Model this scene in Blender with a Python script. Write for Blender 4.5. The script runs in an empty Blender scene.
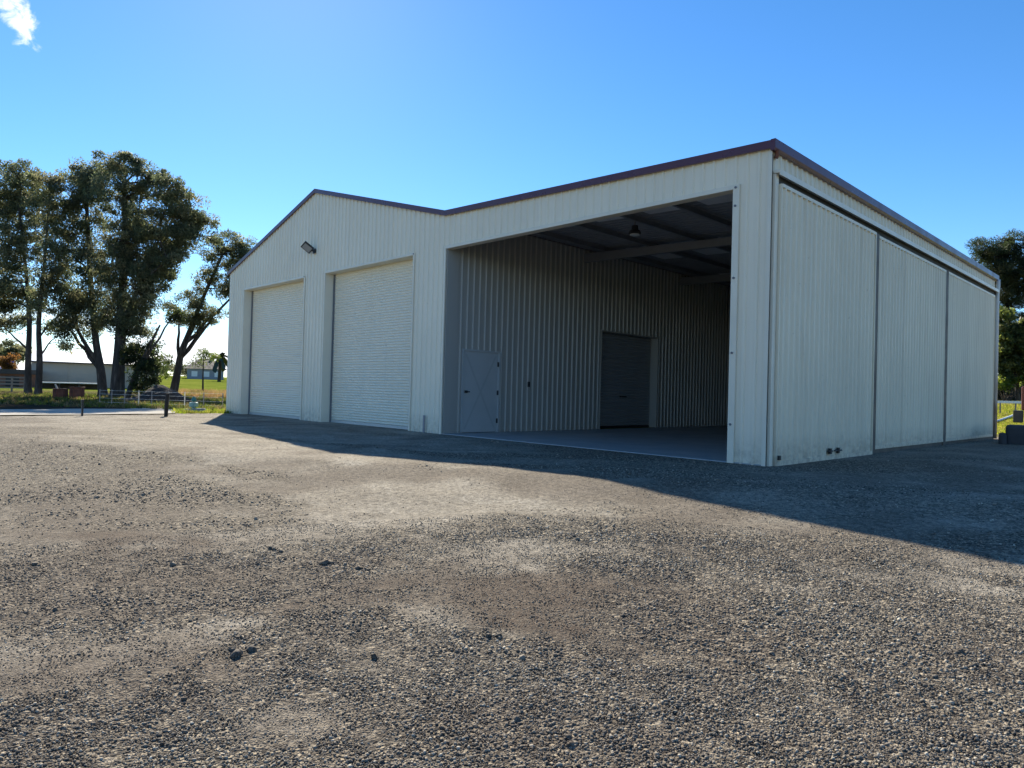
import bpy, math, random
import numpy as np
from mathutils import Vector, Matrix
random.seed(7); rng = np.random.default_rng(11)
S = bpy.context.scene
COL = S.collection
R = math.radians

# ------------------------------------------------------------------ camera
F, ROLL, PITCH, YAW = 690.38, 0.0271, 0.012, 0.7977
CAM = np.array([4.953, -10.406, 1.044])
fw0 = np.array([-math.sin(YAW), math.cos(YAW), 0]); rt = np.array([math.cos(YAW), math.sin(YAW), 0]); up = np.array([0, 0, 1.0])
fwd = fw0*math.cos(PITCH) + up*math.sin(PITCH); upp = up*math.cos(PITCH) - fw0*math.sin(PITCH)
ir = rt*math.cos(ROLL) + upp*math.sin(ROLL); iu = -rt*math.sin(ROLL) + upp*math.cos(ROLL)
cam = bpy.data.cameras.new('camera'); co = bpy.data.objects.new('camera', cam); COL.objects.link(co)
cam.sensor_width = 36; cam.lens = F/1024*36; cam.clip_end = 5000; cam.clip_start = .05
m = Matrix.Identity(4)
for i in range(3):
    m[i][0] = ir[i]; m[i][1] = iu[i]; m[i][2] = -fwd[i]; m[i][3] = CAM[i]
co.matrix_world = m
S.camera = co

def at(px, py, d):
    "world point seen at this place of the photograph, d metres ahead"
    return CAM + d*(fwd + ir*(px-512)/F - iu*(py-384)/F)

# ------------------------------------------------------------------ terrain
def sstep(a, b, x):
    t = np.clip((x-a)/(b-a), 0, 1); return t*t*(3-2*t)
def zground(x, y):
    x = np.asarray(x, float); y = np.asarray(y, float)
    t = np.maximum(x*.45 + (y+3.3)*-.89, 0)
    z = -.5*(1-np.exp(-t/3.5))
    z = z*(1-sstep(18, 40, t)) - .3*sstep(18, 40, t)*0
    r = np.hypot(x-CAM[0], y-CAM[1])
    q = np.maximum(r-40, 0)
    z = z + np.where(q < 180, .0195*q*q/(q+12), .0195*180*180/192)
    q = np.clip(y-20, 0, 60); z = z + .06*q*q/(q+5)*sstep(-45, -22, x)
    return z
def zg(x, y): return float(zground(x, y))

# value noise
_tab = rng.random((256, 256))
def vnoise(x, y):
    xi = np.floor(x).astype(int); yi = np.floor(y).astype(int); fx = x-xi; fy = y-yi
    fx = fx*fx*(3-2*fx); fy = fy*fy*(3-2*fy)
    a = _tab[xi % 256, yi % 256]; b = _tab[(xi+1) % 256, yi % 256]; c = _tab[xi % 256, (yi+1) % 256]; d = _tab[(xi+1) % 256, (yi+1) % 256]
    return (a*(1-fx)+b*fx)*(1-fy) + (c*(1-fx)+d*fx)*fy
def fbm(x, y, o=4):
    s = 0; a = .5
    for i in range(o):
        s = s + a*vnoise(x*2**i+17.3*i, y*2**i+5.1*i); a *= .5
    return s/(1-.5**o)

# ------------------------------------------------------------------ helpers
class MB:
    def __init__(s): s.v = []; s.f = []; s.sm = False
    def add(s, vs, fs):
        b = len(s.v); s.v += [tuple(map(float, p)) for p in vs]; s.f += [tuple(b+i for i in f) for f in fs]; return s
    def box(s, x0, x1, y0, y1, z0, z1):
        return s.add([(x0,y0,z0),(x1,y0,z0),(x1,y1,z0),(x0,y1,z0),(x0,y0,z1),(x1,y0,z1),(x1,y1,z1),(x0,y1,z1)],
                     [(0,3,2,1),(4,5,6,7),(0,1,5,4),(1,2,6,5),(2,3,7,6),(3,0,4,7)])
    def obox(s, c, ex, ey, ez):
        c, ex, ey, ez = map(np.array, (c, ex, ey, ez)); vs = []
        for k in (-1, 1):
            for (i, j) in ((-1,-1),(1,-1),(1,1),(-1,1)): vs.append(c+i*ex+j*ey+k*ez)
        return s.add(vs, [(0,3,2,1),(4,5,6,7),(0,1,5,4),(1,2,6,5),(2,3,7,6),(3,0,4,7)])
    def bar(s, a, b, w, h=None):
        a = np.array(a, float); b = np.array(b, float); h = h or w; d = b-a; n = np.linalg.norm(d); d = d/n
        u = np.cross(d, [0,0,1.]);
        if np.linalg.norm(u) < 1e-3: u = np.array([1.,0,0])
        u /= np.linalg.norm(u); v = np.cross(u, d)
        return s.obox((a+b)/2, u*w/2, d*n/2, v*h/2)
    def tube(s, pts, rad, n=8, cap=True):
        pts = [np.array(p, float) for p in pts]; b = len(s.v); m_ = len(pts)
        for i, p in enumerate(pts):
            d = pts[min(i+1, m_-1)]-pts[max(i-1, 0)]; d = d/(np.linalg.norm(d)+1e-9)
            u = np.cross(d, [.13,.97,.2]); u /= np.linalg.norm(u); w = np.cross(d, u)
            r_ = rad[i] if hasattr(rad, '__len__') else rad
            for k in range(n):
                a = 2*math.pi*k/n; s.v.append(tuple(p+r_*(math.cos(a)*u+math.sin(a)*w)))
        for i in range(m_-1):
            for k in range(n):
                k2 = (k+1) % n; s.f.append((b+i*n+k, b+i*n+k2, b+(i+1)*n+k2, b+(i+1)*n+k))
        if cap:
            s.f.append(tuple(b+k for k in range(n))[::-1]); s.f.append(tuple(b+(m_-1)*n+k for k in range(n)))
        return s
    def lathe(s, c, prof, n=20):
        b = len(s.v)
        for (r_, z) in prof:
            for k in range(n):
                a = 2*math.pi*k/n; s.v.append((c[0]+r_*math.cos(a), c[1]+r_*math.sin(a), c[2]+z))
        for i in range(len(prof)-1):
            for k in range(n):
                k2 = (k+1) % n; s.f.append((b+i*n+k, b+i*n+k2, b+(i+1)*n+k2, b+(i+1)*n+k))
        s.f.append(tuple(b+k for k in range(n))[::-1]); s.f.append(tuple(b+(len(prof)-1)*n+k for k in range(n)))
        return s
    def build(s, name, mat, parent=None, smooth=False, bevel=0):
        me = bpy.data.meshes.new(name); me.from_pydata(s.v, [], s.f); me.update()
        return link(name, me, mat, parent, smooth, bevel)

def link(name, me, mat, parent=None, smooth=False, bevel=0):
    o = bpy.data.objects.new(name, me); COL.objects.link(o)
    if mat: me.materials.append(mat)
    if smooth: me.polygons.foreach_set('use_smooth', [True]*len(me.polygons))
    if parent:
        o.parent = parent
        p = parent; off = Vector((0, 0, 0))
        while p: off += p.location; p = p.parent
        me.transform(Matrix.Translation(-off))
    if bevel:
        b = o.modifiers.new('bevel', 'BEVEL'); b.width = bevel; b.segments = 2; b.limit_method = 'ANGLE'
    return o
def npmesh(name, V, Fq, mat, parent=None, attrs=None, smooth=False):
    "Fq: (n,k) int array of equal-size faces"
    me = bpy.data.meshes.new(name); n, k = Fq.shape
    me.vertices.add(len(V)); me.vertices.foreach_set('co', np.asarray(V, np.float32).ravel())
    me.loops.add(n*k); me.loops.foreach_set('vertex_index', Fq.astype(np.int32).ravel())
    me.polygons.add(n); me.polygons.foreach_set('loop_start', np.arange(0, n*k, k, dtype=np.int32))
    try: me.polygons.foreach_set('loop_total', np.full(n, k, np.int32))
    except Exception: pass
    me.update(calc_edges=True); me.validate()
    for an, arr in (attrs or {}).items():
        if arr.ndim == 1:
            a = me.attributes.new(an, 'FLOAT', 'POINT'); a.data.foreach_set('value', arr.astype(np.float32))
        else:
            a = me.attributes.new(an, 'FLOAT_COLOR', 'POINT'); a.data.foreach_set('color', np.c_[arr, np.ones(len(arr))].astype(np.float32).ravel())
    return link(name, me, mat, parent, smooth)
def thing(name, label, cat, loc=(0, 0, 0), group=None):
    o = bpy.data.objects.new(name, None); COL.objects.link(o); o.location = Vector([float(c) for c in loc]); o.empty_display_size = .2
    tag(o, label, cat, group); return o
def tag(o, label=None, cat=None, group=None, kind=None):
    if label: o['label'] = label
    if cat: o['category'] = cat
    if group: o['group'] = group
    if kind: o['kind'] = kind
    return o

# ------------------------------------------------------------------ materials
class NT:
    def __init__(s, name):
        s.m = bpy.data.materials.new(name); s.m.use_nodes = True; s.t = s.m.node_tree; s.n = s.t.nodes; s.l = s.t.links
        s.b = s.n['Principled BSDF']; s.out = s.n['Material Output']
    def node(s, typ, **kw):
        n = s.n.new(typ)
        for k, v in kw.items():
            if hasattr(n, k) and k not in ('Scale',): setattr(n, k, v)
        return n
    def coord(s, scale=(1, 1, 1), kind='Object'):
        c = s.n.new('ShaderNodeTexCoord'); mp = s.n.new('ShaderNodeMapping'); mp.inputs['Scale'].default_value = scale
        s.l.new(c.outputs[kind], mp.inputs['Vector']); return mp.outputs['Vector']
    def noise(s, scale, detail=4, vec=None, rough=.55):
        n = s.n.new('ShaderNodeTexNoise'); n.inputs['Scale'].default_value = scale; n.inputs['Detail'].default_value = detail; n.inputs['Roughness'].default_value = rough
        if vec is not None: s.l.new(vec, n.inputs['Vector'])
        return n.outputs['Fac']
    def ramp(s, fac, stops):
        n = s.n.new('ShaderNodeValToRGB'); e = n.color_ramp.elements
        while len(e) < len(stops): e.new(.5)
        for i, (p, c) in enumerate(stops):
            e[i].position = p; e[i].color = (*c, 1) if len(c) == 3 else c
        s.l.new(fac, n.inputs['Fac']); return n.outputs['Color']
    def mr(s, fac, a, b, c, d):
        n = s.n.new('ShaderNodeMapRange'); s.l.new(fac, n.inputs[0])
        for i, v in enumerate((a, b, c, d)): n.inputs[i+1].default_value = v
        return n.outputs[0]
    def math(s, op, a, b=None):
        n = s.n.new('ShaderNodeMath'); n.operation = op
        for i, v in enumerate((a, b)):
            if v is None: continue
            if isinstance(v, (int, float)): n.inputs[i].default_value = v
            else: s.l.new(v, n.inputs[i])
        return n.outputs[0]
    def mix(s, fac, a, b, mode='MIX'):
        n = s.n.new('ShaderNodeMix'); n.data_type = 'RGBA'; n.blend_type = mode
        for i, v in ((0, fac), (6, a), (7, b)):
            if isinstance(v, (int, float)): n.inputs[i].default_value = v
            elif isinstance(v, tuple): n.inputs[i].default_value = (*v, 1)
            else: s.l.new(v, n.inputs[i])
        return n.outputs[2]
    def attr(s, name, fac=False):
        n = s.n.new('ShaderNodeAttribute'); n.attribute_name = name; return n.outputs['Fac' if fac else 'Color']
    def color(s, c):
        if isinstance(c, tuple): s.b.inputs['Base Color'].default_value = (*c, 1)
        else: s.l.new(c, s.b.inputs['Base Color'])
        return s
    def set(s, rough=.5, metal=0, spec=.5):
        for k, v in (('Roughness', rough), ('Metallic', metal), ('Specular IOR Level', spec)):
            if isinstance(v, (int, float)): s.b.inputs[k].default_value = v
            else: s.l.new(v, s.b.inputs[k])
        return s
    def bump(s, h, strength=.3, dist=.02):
        n = s.n.new('ShaderNodeBump'); n.inputs['Strength'].default_value = strength; n.inputs['Distance'].default_value = dist
        s.l.new(h, n.inputs['Height']); s.l.new(n.outputs['Normal'], s.b.inputs['Normal']); return s

def painted(name, c, rough=.45, dirt=.25, scale=2.0, metal=0, dark=None, bump=0):
    t = NT(name); v = t.coord()
    n = t.noise(scale, 5, v); n2 = t.noise(scale*14, 3, v)
    dk = dark or tuple(x*.6 for x in c)
    k = t.mix(t.mr(n, .35, .75, 0, dirt), c, dk)
    k = t.mix(t.mr(n2, .5, .8, 0, dirt*.5), k, dk)
    t.color(k).set(t.mr(n, .3, .7, rough-.08, rough+.1), metal)
    if bump: t.bump(n2, bump, .01)
    return t.m

def cladding(name, c, dirt=.35, streak=.35, rough=.42, stain=(.23, .17, .11), lap=.07):
    "steel sheet paint: run-off streaks down the ribs, dust splashed along the foot, faint blotches"
    t = NT(name)
    v = t.coord((5, 5, .18)); st = t.noise(1.6, 5, v, .65)
    v1 = t.coord(); bl = t.noise(.55, 4, v1); sp = t.noise(9, 4, v1, .7)
    k = t.mix(t.mr(bl, .35, .7, 0, .16), c, tuple(x*.8 for x in c))
    k = t.mix(t.mr(st, .5, .78, 0, streak), k, stain)
    geo = t.n.new('ShaderNodeNewGeometry'); sx = t.n.new('ShaderNodeSeparateXYZ'); t.l.new(geo.outputs['Position'], sx.inputs[0])
    low = t.math('MULTIPLY', t.mr(sx.outputs['Z'], 0, .5, 1, 0), t.mr(sp, .38, .62, .15, 1))
    k = t.mix(t.math('MULTIPLY', low, dirt), k, (.30, .24, .18))
    k = t.mix(t.mr(sp, .66, .74, 0, dirt*.6), k, stain)
    if lap:                                       # each sheet of steel weathers a little differently
        so_ = t.n.new('ShaderNodeSeparateXYZ'); t.l.new(v1, so_.inputs[0])
        wn = t.n.new('ShaderNodeTexWhiteNoise'); wn.noise_dimensions = '1D'
        t.l.new(t.math('FLOOR', t.math('DIVIDE', t.math('ADD', t.math('ADD', so_.outputs[0], so_.outputs[1]), 30.13), .8)), wn.inputs['W'])
        k = t.mix(t.mr(wn.outputs['Value'], 0, 1, 0, lap), k, tuple(x*.45 for x in c))
    t.color(k).set(t.mr(bl, .3, .7, rough-.06, rough+.1))
    t.bump(t.noise(1.1, 2, v1), .12, .03)
    return t.m

CREAM = cladding('cream_cladding', (.88, .80, .64), .5, .12)
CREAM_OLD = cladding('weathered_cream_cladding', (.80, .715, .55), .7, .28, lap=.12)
CREAM_DOOR = cladding('cream_roller_door', (.85, .78, .63), .2, .06, .4, lap=0)
CREAM_TRIM = painted('cream_trim', (.80, .735, .60), .4, .2)
GREY_TRIM = painted('galvanised_trim', (.58, .59, .58), .4, .35, 3, .25)
STILE = painted('stained_steel', (.11, .092, .072), .6, .6, 3)
DARKGAP = painted('shade_and_glass', (.03, .03, .03), .7, .3)  # dark windows, and the painted shadow below the door track
MAROON = painted('maroon_flashing', (.105, .032, .048), .3, .25)
MAROON_ROOF = painted('maroon_roofing', (.09, .025, .035), .45, .3)
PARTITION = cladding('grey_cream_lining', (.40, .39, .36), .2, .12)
WDOOR = painted('grey_white_door', (.46, .48, .48), .45, .18)
STEEL = painted('dark_steel', (.16, .17, .19), .5, .3, 3)
PURLIN = painted('galvanised_purlin', (.26, .27, .30), .45, .3, 3, .2)
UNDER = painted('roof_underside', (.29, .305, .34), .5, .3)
PALE_SHEET = painted('pale_roof_sheet', (.75, .76, .78), .5, .25)
BLACK = painted('black_metal', (.025, .025, .027), .45, .3, 6)
LENS = painted('frosted_lens', (.75, .77, .76), .2, .1)
RUST = painted('rusty_steel', (.16, .055, .03), .75, .7, 5, 0, (.05, .025, .02), .3)
CONC = painted('concrete', (.34, .345, .345), .5, .35, 1.2, bump=.05)
ROADM = painted('driveway_concrete', (.40, .365, .31), .95, .5, .8, bump=.1)

# ---- ground: gravel yard and grass
def gravel_mat():
    t = NT('gravel_ground'); v = t.coord()
    coarse = t.attr('coarse', True); brown = t.attr('brown', True)
    fines = t.ramp(t.noise(1.3, 6, v, .65), [(.3, (.23, .198, .155)), (.55, (.36, .318, .255)), (.75, (.50, .45, .37))])
    fines = t.mix(brown, fines, (.095, .066, .046))
    vo = t.n.new('ShaderNodeTexVoronoi'); vo.inputs['Scale'].default_value = 46; t.l.new(v, vo.inputs['Vector'])
    vs = t.n.new('ShaderNodeTexVoronoi'); vs.inputs['Scale'].default_value = 105; t.l.new(v, vs.inputs['Vector'])
    sx = t.n.new('ShaderNodeSeparateColor'); t.l.new(vo.outputs['Color'], sx.inputs[0])
    stone = t.ramp(sx.outputs[0], [(0, (.04, .034, .028)), (.4, (.11, .092, .072)), (.75, (.25, .212, .16)), (1, (.46, .39, .29))])
    s2 = t.n.new('ShaderNodeSeparateColor'); t.l.new(vs.outputs['Color'], s2.inputs[0])
    stone2 = t.ramp(s2.outputs[1], [(0, (.05, .042, .033)), (.5, (.19, .162, .123)), (1, (.48, .41, .30))])
    mask = t.mr(t.math('ADD', t.math('MULTIPLY', t.noise(6, 5, v, .7), .55), t.math('MULTIPLY', coarse, .75)), .38, .72, 0, 1)
    k = t.mix(t.mr(sx.outputs[2], .3, .34, 0, 1), fines, stone2)
    k = t.mix(.35, fines, k)
    k2 = t.mix(t.mr(sx.outputs[1], .22, .24, 0, 1), stone2, stone)
    k = t.mix(mask, k, k2)
    grit = t.ramp(t.noise(17, 7, v, .82), [(.36, (.34, .33, .32)), (.5, (.92, .92, .92)), (.64, (1.45, 1.42, 1.36))])
    k = t.mix(.95, k, grit, 'MULTIPLY')
    k = t.mix(t.math('MULTIPLY', brown, .35), k, (.085, .060, .044))
    t.color(k).set(.92, 0, .25)
    h = t.math('ADD', t.math('MULTIPLY', t.mr(vo.outputs['Distance'], 0, .6, 1, 0), t.mr(mask, 0, 1, .25, 1)), t.math('MULTIPLY', t.mr(vs.outputs['Distance'], 0, .6, 1, 0), .45))
    h = t.math('ADD', h, t.math('MULTIPLY', t.noise(3, 5, v), 1.2))
    t.bump(h, .9, .02)
    return t.m
def grass_mat():
    t = NT('paddock_grass'); v = t.coord()
    g = t.ramp(t.noise(.25, 6, v, .65), [(.3, (.12, .155, .024)), (.5, (.18, .215, .035)), (.72, (.25, .255, .055))])
    dry = t.attr('dry', True)
    k = t.mix(t.mr(t.math('ADD', t.noise(.6, 5, v, .7), dry), .55, 1.0, 0, 1), g, (.26, .21, .115))
    k = t.mix(t.attr('soil_shade', True), k, (.055, .045, .032))  # dark soil tint, also used as painted tree shade
    t.color(k).set(1, 0, 0); t.bump(t.noise(14, 5, v, .7), .8, .06)
    return t.m
GRAVEL, GRASSM = gravel_mat(), grass_mat()

# patches measured on the ground: x, y, rx, ry, angle(deg), strength
def patch(x, y, L):
    s = np.zeros_like(x)
    wx = x + .55*(fbm(x*.9, y*.9)-.5)*2; wy = y + .55*(fbm(x*.9+40, y*.9+9)-.5)*2
    hf = 1.5*(fbm(x*3.1+11, y*3.1+4, 5)-.5) + .8*(fbm(x*.9+31, y*.9+14, 3)-.5)
    for (cx, cy, rx, ry, a, w) in L:
        ca, sa = math.cos(R(a)), math.sin(R(a)); dx, dy = wx-cx, wy-cy
        q = np.hypot((dx*ca+dy*sa)/rx, (-dx*sa+dy*ca)/ry)
        s = s + w*(1-sstep(.35, 1.25, q+hf))
    return s
COARSE = [(-4.3,-7.6,2.8,1.2,40,.85),(-7,-8,3,1,40,.6),(-1.1,-7.5,1.6,.65,35,.7),(-.1,-6.05,1.8,.5,30,.65),(1.9,-5.3,2.2,.65,40,.8),(3.6,-5.6,1.8,1.0,45,.8),
          (2.6,-7.6,2.2,.8,46,.75),(3.9,-6.4,1.6,.8,46,.8),(.9,-8.4,1.3,.45,46,.75),(1.5,-9.6,1.4,.6,46,.75),(.3,-7.7,1.2,.4,40,.6),(3.2,-8.6,1.6,.8,46,.8),(4.6,-7.2,2,1,46,.8),(.9,-9.2,.8,.3,46,.3)]
FINE = [(-2.3,-5.9,1.7,.8,35,-.8),(-4.2,-5.3,2.8,.5,15,-.6),(-1,-5.2,2.5,.6,20,-.6),(-.5,-6.7,1.3,.3,40,-.4),(1.2,-5.9,1,.28,40,-.5),(.75,-8.85,1.0,.16,52,-.6),(1.9,-8.0,.9,.13,46,-.5),
        (1.65,-7.05,1.0,.4,42,-.2),(-8,-5,6,2,5,-.35),(-.35,-9.0,.9,.3,45,-.2)]
BROWN = [(1.65,-7.05,1.7,.5,42,1.05),(2.85,-6.8,.9,.3,44,.8),(-.2,-9.05,2.0,.8,47,1.1),(.7,-8.5,1.3,.45,47,.6),(.4,-7.4,1.2,.4,42,.5),(3.6,-7.4,1.8,.7,46,.45),(2.4,-8.6,1.6,.6,46,.35),(-1.5,-8.5,.9,.3,45,.5),(-2.1,-7.4,.5,.2,40,.35),(2.2,-7.0,.5,.12,44,.5),(1.9,-5.55,.5,.2,40,.3)]
TRACKS = [([(.98,-9.82),(.93,-9.16),(.89,-8.27),(.81,-7.26),(.73,-6.14)], .20, -.55), ([(1.35,-9.4),(1.45,-8.4),(1.4,-7.5),(1.3,-6.5)], .16, -.3), ([(-2.61,-9.34),(-1.11,-8.16),(-.57,-6.24),(-.45,-4.3)], .30, -.45),
          ([(1.15,-7.84),(2.01,-7.41),(2.98,-7.09),(3.77,-6.88),(4.6,-6.5)], .17, -.5), ([(-4.92,-7.04),(-1.96,-6.45),(-.77,-5.56),(-.05,-3.26)], .26, -.5), ([(-5.6,-6.2),(-2.6,-5.6),(-1.6,-4.9),(-1.2,-3.3)], .26, -.4),
          ([(-9.14,-7.61),(-5.2,-5.95),(-2.47,-5.89),(-1.17,-6.89),(-1.11,-8.16)], .28, -.4), ([(1.04,-6.44),(1.8,-4.99),(3.87,-4.43)], .2, -.35), ([(2.4,-9.3),(3.2,-7.9),(4.4,-6.2),(6,-4.8)], .22, .3), ([(-8,-6.4),(-4,-4.6),(-1,-3.9),(2,-4.0)], .3, -.35), ([(-12,-5.5),(-7,-3.9),(-3,-3.2)], .3, .4)]
def tracks(x, y):
    "wheel tracks: polylines worn into the yard"
    s = np.zeros_like(x); wx = x+.22*(fbm(x*1.7, y*1.7)-.5); wy = y+.22*(fbm(x*1.7+9, y*1.7+3)-.5); hf = .7*(fbm(x*3.3+1, y*3.3+4, 5)-.5)
    for (L_, w, k) in TRACKS:
        d = np.full_like(x, 9.)
        L_ = np.array(L_); tt = np.linspace(0, len(L_)-1, len(L_)*4); L_ = np.c_[np.interp(tt, range(len(L_)), L_[:, 0]), np.interp(tt, range(len(L_)), L_[:, 1])]
        for _ in range(4): L_[1:-1] = (L_[:-2]+2*L_[1:-1]+L_[2:])/4
        for a, b in zip(L_[:-1], L_[1:]):
            e = b-a; t = np.clip(((wx-a[0])*e[0]+(wy-a[1])*e[1])/(e@e), 0, 1); d = np.minimum(d, np.hypot(wx-a[0]-t*e[0], wy-a[1]-t*e[1]))
        s = s + k*(1-sstep(.4, 1.5, d/w+hf))
    return s
def coarse_f(x, y):
    u = x*.698+y*.716; w = -x*.716+y*.698       # drifts lie across the way vehicles come in
    base = .40 + .5*(fbm(x*.55+3, y*.55+8, 5)-.5) + .4*(fbm(x*2.4, y*2.4+5, 4)-.5) + 1.0*(fbm(u*.45+2, w*1.7+7, 5)-.5)
    base = base - .30*sstep(-3, -9, x)*sstep(-9, -5, y)
    return np.clip(base + patch(x, y, COARSE)*.6 + patch(x, y, FINE)*.8 + tracks(x, y), 0, 1)
def brown_f(x, y):
    return np.clip(patch(x, y, BROWN)*(.5+fbm(x*3, y*3)) + .5*sstep(.5, .75, fbm(x*.7+60, y*.7+30)) + .18*sstep(-5.5, -8.5, y), 0, .95)

def axis(lo, hi, step, far0, far1):
    a = list(np.arange(lo, hi+1e-6, step)); s = step
    while a[-1] < far1: s *= 1.22; a.append(a[-1]+s)
    s = step; b = []
    x = lo
    while x > far0: s *= 1.22; x -= s; b.append(x)
    return np.array(b[::-1]+a)
gx = axis(-24, 14, .14, -900, 900); gy = axis(-14, 3, .14, -900, 900)
GX, GY = np.meshgrid(gx, gy, indexing='ij')
def road_x(y): return -19.4 - .2*(y+4.4) - 1.3*np.maximum(y+2.6, 0)**1.3*.8*(y > -2.6) + .25*np.minimum(np.maximum(-y-9, 0), 8)   # inner edge of the driveway
micro = .07*(fbm(GX*.8, GY*.8, 4)-.5) + .018*(fbm(GX*4, GY*4, 3)-.5)
near = sstep(45, 15, np.hypot(GX-CAM[0], GY-CAM[1]))
flat = 1 - (1-sstep(0, .5, np.maximum(np.maximum(-21.2-GX, GX-.3), np.maximum(-.25-GY, GY-15.6))))
GZ = zground(GX, GY) + micro*near*np.where(GX < -20.5, .2, 1)*flat - .004
nx, ny = GX.shape; idx = np.arange(nx*ny).reshape(nx, ny)
Q = np.stack([idx[:-1, :-1], idx[1:, :-1], idx[1:, 1:], idx[:-1, 1:]], -1).reshape(-1, 4)
cxm = GX[:-1, :-1].ravel()+.07; cym = GY[:-1, :-1].ravel()+.07
edge = np.where(cym > -2.4, -20.6, road_x(cym)+.16) + .35*(fbm(cxm*.8, cym*.8)-.5)
yard = (cxm > edge) & (cxm < 26) & (cym > -30) & (cym < np.where(cxm > -.5, 15.6+.9*(fbm(cxm, cym)-.5)+np.maximum(cxm-1,0)*.6, 3.5))
V = np.c_[GX.ravel(), GY.ravel(), GZ.ravel()]
x_, y_ = GX.ravel(), GY.ravel()
rr = np.hypot(x_-CAM[0], y_-CAM[1])
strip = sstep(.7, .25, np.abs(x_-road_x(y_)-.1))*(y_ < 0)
soil_shade = np.clip(strip + sstep(-22, -24, x_)*sstep(64, 50, rr)*1.25*(.4+fbm(x_*.3, y_*.3)), 0, 1)  # dark driveway edge, plus shade painted under the gums and carport
dry = -.1 + .55*sstep(-10, 2, x_)*sstep(60, 30, rr) + .45*sstep(66, 58, rr)*sstep(44, 50, rr)*sstep(5, -10, x_)
Vg = V.copy(); Vg[:, 2] -= .03*np.isin(np.arange(len(V)), np.unique(Q[yard]))
g = npmesh('ground', Vg, Q, GRASSM, attrs={'soil_shade': soil_shade, 'dry': dry}, smooth=True); tag(g, kind='structure')
used = np.unique(Q[yard]); remap = np.full(len(V), -1); remap[used] = np.arange(len(used))
g = npmesh('gravel_yard', V[used], remap[Q[yard]], GRAVEL, attrs={'coarse': coarse_f(x_, y_)[used], 'brown': brown_f(x_, y_)[used]}, smooth=True); tag(g, kind='structure')
# driveway strip beyond the yard
ys = np.linspace(-40, .6, 90); b = MB()
for y in ys:
    w = 4.6+.25*math.sin(y*.9)*math.cos(y*.37)
    for k in range(2):
        x = road_x(y)-k*w+.12*math.sin(y*2.1+k); b.v.append((x, y, zg(x, y)+.016))
b.f = [(2*i, 2*i+2, 2*i+3, 2*i+1) for i in range(len(ys)-1)]
tag(b.build('driveway', ROADM), kind='structure')

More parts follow.
